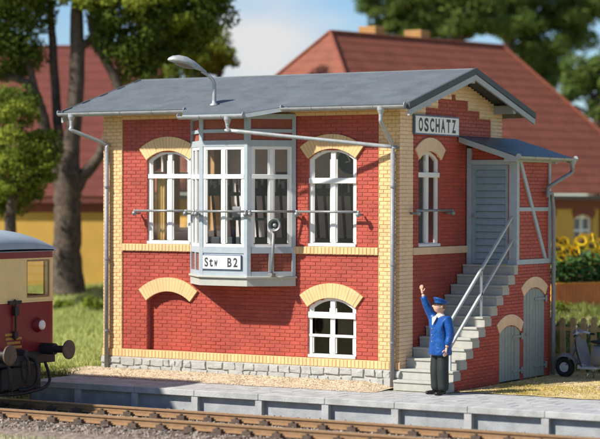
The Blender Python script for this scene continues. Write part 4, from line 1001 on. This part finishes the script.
hb = MB().tube(spline([(.40, -.33, .90), (.36, -.2, .93), (.34, 0, .94), (.36, .2, .93), (.40, .33, .90)], 5), .026, 10).build('handlebar', SG2, SCO, smooth=True)
for s in (-1, 1): MB().tube([(.395, s*.30, .902), (.44, s*.43, .885)], .025, 10).build('grip', TYR, hb, smooth=True)
h_ = MB().ball((.31, 0, .93), (.115, .095, .075), 16, 10).build('headset', SG1, SCO, smooth=True)
MB().lathe((.215, 0, .93), (-1, 0, 0), [(.065, 0), (.068, .012), (.055, .02), (0, .026)], 18).build('headlight', CHR, h_, smooth=True)
for s in (-1, 1):
    m_ = MB().tube([(.38, s*.22, .93), (.39, s*.25, 1.02)], .007, 6).build('mirror_stem', CHR, SCO); MB().lathe((.385, s*.255, 1.05), (1, 0, 0), [(0, 0), (.05, 0), (.052, .012), (0, .016)], 14).build('mirror', CHR, m_)
mb = MB(frame((0, 0, 0), (1, 0, 0), (0, -1, 0))); mb.prism([(.36, .20), (.80, .20), (.80, .255), (.44, .25), (.38, .30)], -.19, .19); mb.build('footboard', SG2, SCO, bevel=.015)
def rear(a, b):
    x = .68+.86*b; ph = 2*math.pi*a; wv = .20*math.sin(math.pi*min(1, b*.9+.18))**.6+.02; top = .70-.10*b*b; bot = .26+.14*b
    return Vector((x, math.cos(ph)*wv, (top+bot)/2+math.sin(ph)*(top-bot)/2))
mb = MB(); mb.grid(rear, 20, 14); mb.ball((.70, 0, .47), (.05, .16, .21), 14, 8); mb.ball((1.53, 0, .50), (.05, .09, .10), 12, 8); mb.build('rear_body', SG1, SCO, smooth=True)
def seatf(a, b):
    ph = 2*math.pi*a; x = .62+.80*b; wv = .13*(math.sin(math.pi*(b*.86+.1))**.35); return Vector((x, math.cos(ph)*wv, .745+math.sin(ph)*.05*math.sin(math.pi*(b*.9+.05))**.4+.02*math.cos(b*6)))
mb = MB(); mb.grid(seatf, 16, 14); mb.build('seat', TYR, SCO, smooth=True)
MB().ball((1.585, 0, .55), (.02, .05, .035), 10, 8).build('tail_light', mat('tail_red', (.4, .01, .01), .2, .05), SCO, smooth=True)
for s in (-1, 1): MB().tube([(.60, s*.05, .22), (.57, s*.17, .012)], .013, 8).build('kickstand_leg', CHR, SCO, smooth=True)
MB().tube([(.95, .14, .20), (1.5, .16, .24)], [.03, .045], 10).build('exhaust', CHR, SCO, smooth=True)

# ================================================================== FENCE, PLANTER, SUNFLOWERS
PIC = mat('picket_wood', (.50, .34, .14), .75, .15, 6, .4, 40, 0)
FE = thing('picket_fence', 'brown wooden picket fence behind the scooter', 'fence', (11.4, 5.25, gz(9, 5.25)))
fz = gz(9, 5.25)
pk = None
for i in range(30):
    x = 7.95+.235*i
    if pk is None:
        fr = frame((x, 5.2, fz), (1, 0, 0), (0, -1, 0)); pk = MB(fr).prism([(-.06, .03), (.06, .03), (.06, 1.12)]+[(.06*math.cos(t), 1.12+.055*math.sin(t)) for t in [math.pi*k/6 for k in range(1, 6)]]+[(-.06, 1.12)], -.014, .014).build('picket', PIC, FE)
    else:
        o = pk.copy(); COL.objects.link(o); o.location.x += .235*i; o.location.z += random.uniform(-.015, .015); o.rotation_euler.y = R(random.uniform(-1, 1))
for z in (.30, .88): MB().box(7.85, 14.9, 5.216, 5.26, fz+z, fz+z+.08).build('rail', PIC, FE)
for x in (7.9, 9.9, 11.9, 13.9): MB().box(x-.045, x+.045, 5.262, 5.35, fz-.1, fz+1.05).build('post', PIC, FE)
PLX0, PLX1, PLY, = 4.3, 11.5, 11.6
def base_y(x): return PLY
PLN = thing('raised_planter', 'long terracotta brown raised bed behind the picket fence', 'planter', (7.5, PLY+.6, gz(6, PLY)))
TER = mat('planter_boards', (.52, .16, .045), .7, .12, 5, .3, 30)
pz = gz(6, PLY)
P0 = dep(556, 310, 51.2); P1 = dep(700, 310, 54.0); pd = Vector((P1.x-P0.x, P1.y-P0.y, 0)); plen = pd.length; pd.normalize(); pn_ = Vector((pd.y, -pd.x, 0)); pzb = P0.z-.12; 
PFR = (Vector((P0.x, P0.y, 0)), pd, pn_)
PLN.location = Vector((P0.x, P0.y, pzb)) + pd*plen/2; WO[PLN.name] = PLN.location.copy()
PLH = .78
for k in range(int(plen/.11)): MB(PFR).box(k*.11+.004, (k+1)*.11-.004, pzb, pzb+PLH-.04+random.uniform(-.005, .005), -.05, 0).build('board', TER, PLN)
MB(PFR).box(-.03, plen, pzb+PLH-.035, pzb+PLH, -.09, .03).build('cap_rail', mat('planter_cap', (.62, .24, .03), .6, .1, 6), PLN)
MB(PFR).box(-.04, -.001, pzb, pzb+PLH-.036, -1.5, .0).build('end_board', mat('planter_end', (.62, .24, .03), .6, .1, 6), PLN)
MB(PFR).box(0, plen, pzb, pzb+PLH-.1, -1.5, -.052).build('soil', mat('planter_soil', (.07, .05, .03), .95, .2, 12, .6), PLN)
PET = mat('sunflower_petal', (.90, .60, .02), .6, .12, 20); DISC = mat('sunflower_disc', (.16, .08, .02), .8, .2, 60); SFL = mat('sunflower_leaf', (.065, .16, .03), .6, .25, 10); STM = mat('sunflower_stem', (.10, .16, .03), .7, .2, 10)
def sunflower(h, tilt):
    t = empty('sunflower', (0, 0, 0), local=True)
    MB().tube([(0, 0, 0), (.02, 0, h*.5), (0, -.02, h)], [.016, .014, .01], 6).build('stem', STM, t)
    for k in range(7):
        a = k*2.4; z = h*(.16+.10*k); d = Vector((math.cos(a), math.sin(a), .25)); s = Vector((-math.sin(a), math.cos(a), 0)); ln = random.uniform(.20, .30); b = Vector((0, 0, z))
        MB().quadmesh([b, b+d*ln*.45+s*ln*.36, b+d*ln+Vector((0, 0, -.09)), b+d*ln*.45-s*ln*.36, b+d*ln*.5+Vector((0, 0, .03))], [(0, 1, 4), (1, 2, 4), (2, 3, 4), (3, 0, 4)]).build('leaf', SFL, t)
    ax = Vector((.25, -math.cos(tilt), math.sin(tilt))).normalized(); c = Vector((0, -.03, h+.02)); hd_ = MB().lathe(c, ax, [(.07, -.01), (.07, .01), (.04, .025), (0, .03)], 14).build('flower_disc', DISC, t)
    x = ax.orthogonal().normalized(); y = ax.cross(x); mb = MB()
    for r_, n__ in ((.155, 13), (.135, 13)):
        for k in range(n__):
            a = 2*math.pi*(k+(.5 if r_ < .15 else 0))/n__; d = x*math.cos(a)+y*math.sin(a); s = ax.cross(d)
            mb.quadmesh([c+d*.05+s*.018, c+d*.05-s*.018, c+d*.11-s*.027+ax*.02, c+d*r_+ax*.01, c+d*.11+s*.027+ax*.02], [(0, 1, 2, 3, 4)])
    mb.build('petals', PET, hd_, fixn=False)
    return t
protos = [sunflower(1.0, .25), sunflower(1.15, .1), sunflower(.85, .45)]
k = 0
for row in range(3):
    for i in range(19):
        u = .06+i*.14+row*.05+random.uniform(-.03, .03)
        if u > 2.6: continue
        t = protos[k] if k < 3 else copy_tree(protos[random.randrange(3)])
        k += 1
        t.location = PFR[0]+pd*u-pn_*(.25+row*.38+random.uniform(-.08, .08))+Vector((0, 0, pzb+PLH-.12)); t.rotation_euler.z = math.atan2(pd.y, pd.x)+random.uniform(-.7, .7); t.scale = (1.25, 1.25, random.uniform(.86, 1.1)-.08*(1-row*.5))
        tag(t, 'yellow sunflower growing in the terracotta raised bed', 'sunflower', 'sunflowers in the raised bed')

# ================================================================== HOUSES BEHIND
OCH = mat('ochre_render', (.60, .36, .075), .85, .06, 2, .2, 30); TILE = mat('roof_tile_red', (.21, .060, .030), .7, .15, 2, .2, 20, .12); TILE2 = mat('roof_tile_brown', (.135, .032, .021), .75, .12, 2, .2, 20, .08)
def tile_roof(parent, a, b, c, d, rows, m, name='tile_course'):
    "courses of tiles on the quad a-b (eave) c-d (ridge above b, above a), each course a lapped strip"
    nrm = (b-a).cross(d-a).normalized()
    if nrm.z < 0: nrm = -nrm
    for i in range(rows):
        t0, t1 = i/rows, min(1, (i+1.12)/rows); l0, r0, l1, r1 = a.lerp(d, t0), b.lerp(c, t0), a.lerp(d, t1), b.lerp(c, t1)
        q = [l0+nrm*.024, r0+nrm*.024, r1+nrm*.012, l1+nrm*.012, l0-nrm*.02, r0-nrm*.02, r1-nrm*.02, l1-nrm*.02]
        MB().quadmesh(q, [(0, 1, 2, 3), (4, 5, 6, 7), (0, 1, 5, 4), (1, 2, 6, 5), (2, 3, 7, 6), (3, 0, 4, 7)]).build(name, m, parent)
# right house: hipped roof
r0 = Vector((-4.18, 16.46, 8.42)); r1 = Vector((-2.33, 24.02, 8.42)); dv = (r1-r0).normalized(); pv = Vector((dv.y, -dv.x, 0)); ez = 3.84
H2 = thing('hip_roof_house', 'ochre house with big red hipped roof behind the signal box', 'house', Vector(((r0.x+r1.x)/2, (r0.y+r1.y)/2, .95)))
cA = r0-dv*3+pv*5; cB = r1+dv*1.9+pv*5; cC = r1+dv*1.9-pv*5; cD = r0-dv*3-pv*5
for c in (cA, cB, cC, cD): c.z = ez
rf = empty('roof', (r0+r1)/2, H2)
tile_roof(rf, cA, cB, r1, r0, 17, TILE); tile_roof(rf, cD, cA, r0+pv*.02, r0-pv*.02, 17, TILE); tile_roof(rf, cC, cD, r0, r1, 9, TILE); tile_roof(rf, cB, cC, r1, r1, 9, TILE)
for a, b in ((r0, r1), (r0, cA), (r0, cD), (r1, cB), (r1, cC)): MB().tube([a+Vector((0, 0, .06)), b+Vector((0, 0, .06))], .05, 8).build('ridge_tiles', TILE, rf)
MB().quadmesh([p-Vector((0, 0, .07)) for p in (cA, cB, cC, cD)]+[p-Vector((0, 0, .19)) for p in (cA, cB, cC, cD)], [(0, 1, 2, 3), (4, 5, 6, 7), (0, 1, 5, 4), (1, 2, 6, 5), (2, 3, 7, 6), (3, 0, 4, 7)]).build('eaves_board', mat('eaves_dark', (.10, .075, .06), .7, .1), rf)
for t in (.30, .56):
    c = r0.lerp(r1, t)-pv*.55; b = MB().box(c.x-.28, c.x+.28, c.y-.28, c.y+.28, 7.9, 8.72).build('chimney', mat('chimney_brick', (.42, .22, .07), .8, .15, 9), rf); MB().box(c.x-.29, c.x+.29, c.y-.29, c.y+.29, 8.721, 8.78).build('chimney_cap', mat('chimney_cap', (.46, .27, .10), .8, .1), b)
ins = .55
wA, wB, wC, wD = cA-pv*ins+dv*ins, cB-pv*ins-dv*ins, cC+pv*ins-dv*ins, cD+pv*ins+dv*ins
H2F = (Vector((wA.x, wA.y, 0)), dv, pv); lnw = (wB-wA).length
H2D = (Vector((wD.x, wD.y, 0)), pv, -dv); lnd = (wA-wD).length
wops = [(lnw*f-.45, lnw*f+.45, 1.95, 3.1, .12) for f in (.1, .26, .42, .58, .74, .9)]
mb = MB(H2F); core(mb, lambda z: [(0, lnw)], .5, 3.66, -.25, 0, wops); hw_ = mb.build('wall', OCH, H2)
MB(H2D).box(.0, lnd-.25, .5, 3.66, -.25, 0).build('wall', OCH, H2)
MB((Vector((wC.x, wC.y, 0)), -pv, dv)).box(.0, lnd-.25, .5, 3.66, -.25, 0).build('wall', OCH, H2); MB((Vector((wC.x, wC.y, 0)), -dv, -pv)).box(.25, lnw-.25, .5, 3.66, -.25, 0).build('wall', OCH, H2)
BRK = mat('house_brick_trim', (.20, .06, .035), .8, .15, 8)
for o_ in wops:
    arch_solid(o_, H2F, .24, -.02, .04, H2, BRK)
    window(o_, H2F, H2, [(2.75, .07, .043)], None, -.12, .08, .08, 'window')
    mb = MB(H2F); mb.box(o_[0]+.05, o_[1]-.05, o_[2]+.05, o_[3], -.24, -.2); mb.build('curtain', mat('curtain_grey', (.30, .33, .38), .9, .1), H2)
for f in (.18, .50, .82): MB(H2F).box(lnw*f-.16, lnw*f+.16, .5, 3.6, .001, .07).build('pilaster', BRK, H2)
MB(H2F).box(0, lnw, 3.38, 3.655, .072, .10).build('frieze', BRK, H2)
# left house: its long side faces the track at an angle
hu = Vector((math.cos(.52), math.sin(.52), 0)); hn = Vector((hu.y, -hu.x, 0)); ho = dep(128, 290, 61.0); ho.z = 0
H1F = (ho, -hu, hn); H1 = thing('ochre_house', 'ochre house with brown red roof behind the big tree on the left', 'house', ho-hu*9-hn*4+Vector((0, 0, .95)))
hp = lambda u, z, n: ho-hu*u+hn*n+Vector((0, 0, z))
rf1 = empty('roof', hp(9, 6, -4.6), H1)
tile_roof(rf1, hp(18.6, 3.70, .22), hp(-.6, 3.70, .22), hp(-.6, 8.4, -4.6), hp(18.6, 8.4, -4.6), 17, TILE2); tile_roof(rf1, hp(-.6, 3.62, -9.8), hp(18.6, 3.62, -9.8), hp(18.6, 8.4, -4.6), hp(-.6, 8.4, -4.6), 9, TILE2)
MB().tube([hp(18.6, 8.42, -4.6), hp(-.6, 8.42, -4.6)], .06, 8).build('ridge_tiles', TILE2, rf1)
MB(H1F).box(-.6, 18.6, 3.52, 3.66, .16, .25).build('fascia', mat('house_fascia', (.16, .045, .035), .7, .1), rf1)
MB(H1F).box(0, 18, .4, 3.69, -9.2, 0).build('wall', OCH, H1)
for u in (0, 17.8): MB((ho-hu*u, hn, -hu)).prism([(0, 3.701), (-9.2, 3.701), (-4.6, 8.1)], 0, .2).build('gable', OCH, H1)
MB(H1F).box(0, 18, 3.25, 3.50, .001, .05).build('brick_band', mat('house_band', (.22, .06, .04), .8, .1), H1)
for u in (5.2, 8.0, 10.8, 13.6, 16.2):
    f = MB(H1F).box(u-.5, u+.5, 1.7, 2.9, .001, .05).build('window', WHITE, H1)
    for a, b in ((u-.42, u-.04), (u+.04, u+.42)): MB(H1F).box(a, b, 1.78, 2.82, .051, .056).build('pane', mat('dark_pane', (.06, .07, .08), .1, .1), f)

# ================================================================== TREES AND SHRUBS
BARK = mat('bark', (.068, .048, .036), .9, .3, 7, .9, 22, col2=(.10, .075, .055)); BARK2 = mat('bark_pine', (.14, .095, .07), .9, .25, 6, .8, 22)
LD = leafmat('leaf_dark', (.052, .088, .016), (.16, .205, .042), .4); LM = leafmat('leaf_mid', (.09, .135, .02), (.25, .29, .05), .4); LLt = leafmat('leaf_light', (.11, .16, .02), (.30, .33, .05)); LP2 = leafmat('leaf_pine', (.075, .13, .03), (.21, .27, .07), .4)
def leaves(clumps, leaf, k, name, m, parent):
    v = []; f = []
    for c, r, sq in clumps:
        n = int(k*r*r); c = Vector(c)
        lob = [(Vector((random.gauss(0, 1), random.gauss(0, 1), random.gauss(0, .8))).normalized()*r*random.uniform(.35, .72), r*random.uniform(.38, .6)) for _ in range(7)]
        for _ in range(n):
            lc, lr_ = random.choice(lob); d = Vector((random.gauss(0, 1), random.gauss(0, 1), random.gauss(0, 1))).normalized()
            p = lc+d*lr_*random.uniform(.55, 1.05); p.z *= sq; p += c
            nn_ = (d+Vector((random.gauss(0, .6), random.gauss(0, .6), random.gauss(0, .6)+.25))).normalized(); a = nn_.orthogonal().normalized(); a = (a*math.cos(1)+nn_.cross(a)*random.uniform(-1, 1)).normalized(); b = nn_.cross(a); s = leaf*random.uniform(.6, 1.3); i = len(v)
            v += [p-a*s*.5, p+b*s*.32, p+a*s*.5+nn_*s*.1, p-b*s*.32]; f.append((i, i+1, i+2, i+3))
    c0 = Vector(parent.location); me = bpy.data.meshes.new(name); me.from_pydata([p-c0 for p in v], [], f); me.materials.append(m); me.update()
    o = bpy.data.objects.new(name, me); COL.objects.link(o); o.parent = parent; return o
def tree(name, label, base, branches, crowns, bark=None, group=None):
    t = thing(name, label, 'tree', base, group)
    for i, (pts, r) in enumerate(branches):
        sp = spline(pts, 5); rr = interp(r, len(sp)); sp = [p+Vector((random.uniform(-1, 1), random.uniform(-1, 1), 0))*q_*.08 for p, q_ in zip(sp, rr)]
        MB().tube(sp, rr, 12).build('trunk' if i == 0 else 'limb', bark or BARK, t, smooth=True)
    for cl, leaf, k, m in crowns: leaves(cl, leaf, k, 'crown', m, t)
    return t
d = 57.5; D_ = lambda u, v, dd=0: dep(u, v, d+dd)
bs_ = D_(68, 300); bs_.z = gz(bs_.x, bs_.y)-.05
br = [([bs_, D_(67, 250), D_(68, 215), D_(68, 188), D_(71, 150), D_(75, 110), D_(77, 60), D_(77, 15), D_(80, -20)], [.52, .40, .37, .38, .24, .22, .21, .18, .1]),
      ([D_(66, 195), D_(57, 172), D_(46, 130), D_(39, 104), D_(30, 86), D_(14, 78), D_(-5, 78)], [.26, .20, .16, .15, .13, .11, .07]),
      ([D_(62, 185), D_(60, 150), D_(56, 100, .4), D_(53, 50, .4), D_(50, 0, .4)], [.16, .14, .13, .12, .09]),
      ([D_(70, 200), D_(80, 180), D_(97, 160), D_(108, 135), D_(119, 100), D_(116, 80), D_(104, 58), D_(94, 38), D_(90, 15)], [.24, .19, .15, .14, .13, .13, .12, .11, .08]),
      ([D_(37, 100), D_(30, 70), D_(20, 40)], [.12, .1, .07]), ([D_(77, 50), D_(100, 35), D_(130, 30), D_(165, 22)], [.13, .1, .08, .05])]
dark = [(D_(8, 10), 1.15, .9), (D_(12, 48), .95, .9), (D_(-15, 30), 1.2, 1), (D_(30, -12), 1.0, .8), (D_(100, -5), 1.0, .7), (D_(125, 8), 1.15, .8), (D_(150, 30), 1.05, .8), (D_(175, 12), 1.1, .8), (D_(128, 55), .85, .8), (D_(160, 58, .3), .7, .7), (D_(100, 22), .6, .8), (D_(200, -5), 1.0, .7), (D_(75, -25), 1.2, .7), (D_(150, -20), 1.4, .8), (D_(20, -40), 1.6, .8), (D_(10, 70), .5, .8), (D_(205, 15), 1.0, .8), (D_(185, 38), .9, .8), (D_(140, 70), .7, .8), (D_(110, 40), .7, .8), (D_(220, -8), 1.0, .8)]
light = [(D_(65, -4, -.8), .42, .6), (D_(82, 4, -1), .38, .6), (D_(140, 2, -1.2), .5, .5), (D_(165, -3, -1), .5, .5), (D_(105, 0, -1), .4, .5), (D_(118, 78, .5), .42, .8), (D_(185, 20, -.9), .4, .6)]  # paler clumps put sunlit foliage into the leaf colour
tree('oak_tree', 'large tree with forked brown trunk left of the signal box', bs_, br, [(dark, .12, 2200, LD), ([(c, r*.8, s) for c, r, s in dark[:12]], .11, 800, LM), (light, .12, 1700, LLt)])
d = 63
tree('leafy_tree', 'pale green tree behind the left end of the grey roof', (lambda b: Vector((b.x, b.y, gz(b.x, b.y)-.05)))(D_(205, 290)), [([D_(205, 292), D_(203, 200), D_(206, 120), D_(203, 60), D_(200, 20)], [.3, .25, .2, .14, .08]), ([D_(206, 120), D_(190, 80), D_(180, 55)], [.12, .09, .06]), ([D_(205, 110), D_(218, 80), D_(222, 60)], [.12, .09, .06])],
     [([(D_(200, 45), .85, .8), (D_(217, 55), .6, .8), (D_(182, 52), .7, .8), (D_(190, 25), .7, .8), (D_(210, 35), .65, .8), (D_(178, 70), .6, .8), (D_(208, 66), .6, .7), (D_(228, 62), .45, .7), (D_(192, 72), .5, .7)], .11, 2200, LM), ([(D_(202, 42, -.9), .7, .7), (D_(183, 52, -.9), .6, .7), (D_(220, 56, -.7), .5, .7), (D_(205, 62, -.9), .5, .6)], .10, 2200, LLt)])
d = 55
tree('yellow_green_tree', 'low bright green bushy tree at the left edge beside the forked trunk', (lambda b: Vector((b.x, b.y, gz(b.x, b.y)-.05)))(D_(8, 300)), [([D_(8, 302), D_(9, 250), D_(12, 200), D_(18, 150), D_(22, 120)], [.2, .17, .14, .1, .06]), ([D_(12, 200), D_(30, 180), D_(42, 165)], [.09, .07, .04])],
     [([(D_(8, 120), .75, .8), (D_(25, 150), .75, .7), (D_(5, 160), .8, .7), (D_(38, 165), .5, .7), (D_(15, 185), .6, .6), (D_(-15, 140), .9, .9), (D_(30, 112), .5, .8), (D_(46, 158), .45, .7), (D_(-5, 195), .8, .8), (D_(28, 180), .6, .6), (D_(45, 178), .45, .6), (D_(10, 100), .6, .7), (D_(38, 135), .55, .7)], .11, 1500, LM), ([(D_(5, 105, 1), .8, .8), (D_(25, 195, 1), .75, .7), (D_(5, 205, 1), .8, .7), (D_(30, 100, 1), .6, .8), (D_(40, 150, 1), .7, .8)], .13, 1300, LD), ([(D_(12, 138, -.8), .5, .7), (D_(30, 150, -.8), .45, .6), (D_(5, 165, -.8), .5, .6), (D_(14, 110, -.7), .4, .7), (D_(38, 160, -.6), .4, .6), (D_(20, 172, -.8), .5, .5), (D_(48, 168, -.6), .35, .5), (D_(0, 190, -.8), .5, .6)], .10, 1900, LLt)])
d = 74
def pine(name, label, u, dd, cl, pts, r, lv=(70, 45, 25, 5)):
    b = D_(u, 280, dd); b.z = gz(b.x, b.y)-.05
    tree(name, label, b, [([b]+pts, r)]+[([D_(u, v_, dd), D_(u+(16 if k % 2 else -16), v_-10, dd)], [.10, .04]) for k, v_ in enumerate(lv)], [(cl, .14, 2000, LP2), ([(c, rr*.85, s) for c, rr, s in cl[::2]], .15, 420, LD)], BARK2)
pine('pine_tree', 'dark green tree behind the ridge of the red roof house', 455, 0, [(D_(400, 12), 1.1, .7), (D_(425, -5), 1.3, .7), (D_(450, 18), 1.3, .7), (D_(475, 0), 1.4, .7), (D_(480, 28), 1.0, .6), (D_(385, 25), .7, .6), (D_(440, 30), 1.0, .5), (D_(375, 10), .6, .6), (D_(410, 28), .9, .6), (D_(395, -8), 1.2, .7), (D_(460, -20), 1.6, .7), (D_(492, 20), 1.0, .7), (D_(370, -5), .8, .7), (D_(425, 22), 1.1, .6)], [D_(456, 150), D_(457, 60), D_(456, 0), D_(456, -30)], [.35, .3, .26, .2, .14])
pine('pine_tree', 'tall dark tree with bare brown trunk right of the house ridge', 508, 3, [(D_(520, 8, 3), 1.3, .7), (D_(545, 20, 3), 1.4, .7), (D_(570, 15, 3), 1.2, .8), (D_(555, 48, 3), 1.1, .7), (D_(530, 45, 3), 1.0, .7), (D_(497, 12, 3), 1.0, .7), (D_(540, 66, 3), .8, .8), (D_(580, 0, 3), 1.1, .8), (D_(535, -15, 3), 1.6, .7), (D_(560, 70, 3), .7, .7), (D_(505, -10, 3), 1.4, .7), (D_(520, 30, 3), 1.1, .7), (D_(575, 40, 3), .9, .8), (D_(545, 80, 3), .8, .8), (D_(600, 5, 3), 1.0, .8), (D_(528, 62, 3), .9, .7)], [D_(508, 120, 3), D_(509, 50, 3), D_(511, 10, 3), D_(512, -30, 3)], [.34, .28, .24, .19, .12])
pine('pine_tree', 'dark green tree at the right edge below the patch of blue sky', 590, -3, [(D_(580, 78, -3), .9, .8), (D_(600, 88, -3), 1.0, .9), (D_(572, 95, -3), .6, .8), (D_(612, 66, -3), .8, .9), (D_(590, 62, -3), .55, .7), (D_(600, 110, -3), .6, .7), (D_(625, 100, -3), 1.2, 1)], [D_(594, 200, -3), D_(597, 130, -3), D_(600, 90, -3), D_(602, 60, -3)], [.28, .24, .2, .14, .08], (115, 98))
def shrub(label, u, v, dd, r, m, n=3):
    b = dep(u, v, dd); b.z = gz(b.x, b.y); t = thing('shrub', label, 'shrub', b)
    MB().tube([b, b+Vector((0, 0, r))], [.03, .01], 6).build('stem', BARK, t)
    leaves([(b+Vector((random.uniform(-1, 1)*r, random.uniform(-.5, .5)*r, r*random.uniform(.5, .9))), r*random.uniform(.6, .9), .8) for _ in range(n)], .07, 3200, 'foliage', m, t)
shrub('small pale green shrub between tree trunk and brick corner', 94, 300, 55, .36, LLt, 4); shrub('low green shrub in front of the forked tree trunk', 62, 301, 55.5, .28, LLt, 4)
shrub('green bush at the foot of the orange planter end', 552, 315, 50, .28, LM, 3)

# ================================================================== GRASS
def grass(name, label, n, region, hmin, hmax, m, wdt=.012):
    v = []; f = []; k = 0
    while k < n:
        x, y = region(); 
        if noise.noise(Vector((x*1.1, y*1.1, 8))) < random.uniform(-.75, .2)-.2: continue
        k += 1; z = gz(x, y)+.01; a = random.uniform(0, 6.3); h = random.uniform(hmin, hmax)*(.75+.5*noise.noise(Vector((x*.9, y*.9, 2)))); dx, dy = math.cos(a)*wdt, math.sin(a)*wdt; lx, ly = random.gauss(0, .25)*h, random.gauss(0, .25)*h; i = len(v)
        v += [(x-dx, y-dy, z), (x+dx, y+dy, z), (x+lx*.4+dx*.7, y+ly*.4+dy*.7, z+h*.55), (x+lx*.4-dx*.7, y+ly*.4-dy*.7, z+h*.55), (x+lx, y+ly, z+h)]; f += [(i, i+1, i+2, i+3), (i+3, i+2, i+4)]
    me = bpy.data.meshes.new(name); me.from_pydata(v, [], f); me.materials.append(m); me.update(); o = bpy.data.objects.new(name, me); COL.objects.link(o); return tag(o, label, 'grass', kind='stuff')
GRL = leafmat('grass_light', (.33, .40, .11), (.66, .68, .28), .4); GRY = leafmat('grass_straw', (.36, .29, .05), (.62, .48, .14), .3); GRD = leafmat('grass_green', (.10, .14, .03), (.30, .32, .10), .3)
def reg_left():
    y = random.uniform(.3, 14); x0 = -1.2-(y*.62); return random.uniform(x0-3.2, min(x0+3.0, -.08 if y < 4.6 else 6)), y
grass('meadow_grass', 'tall sunlit yellow green grass left of the signal box', 60000, reg_left, .12, .34, GRL, .016)
def reg_edge(): return random.uniform(-4, -.15), random.uniform(-2.6, .5)
grass('edge_grass', 'ragged grass beside the end of the platform', 5000, reg_edge, .05, .16, GRD)
def reg_right(): return random.uniform(8.32, 13.5), min(random.uniform(.08, 5.1), random.uniform(.1, 6))
grass('straw_grass', 'short straw coloured grass in the yard by the scooter', 20000, reg_right, .015, .06, GRY, .009)
def reg_slope(): return random.uniform(5.5, 13), random.uniform(5.3, 12)
grass('slope_grass', 'green grass on the slope behind the picket fence', 16000, reg_slope, .08, .22, GRD, .016)
def reg_fg(): return random.uniform(1, 9), random.uniform(-8.2, -6.9)
GRP = leafmat('grass_pale', (.35, .33, .18), (.62, .58, .40), .3)
grass('verge_grass', 'pale dry grass in front of the near rail', 9000, reg_fg, .04, .12, GRP, .01)
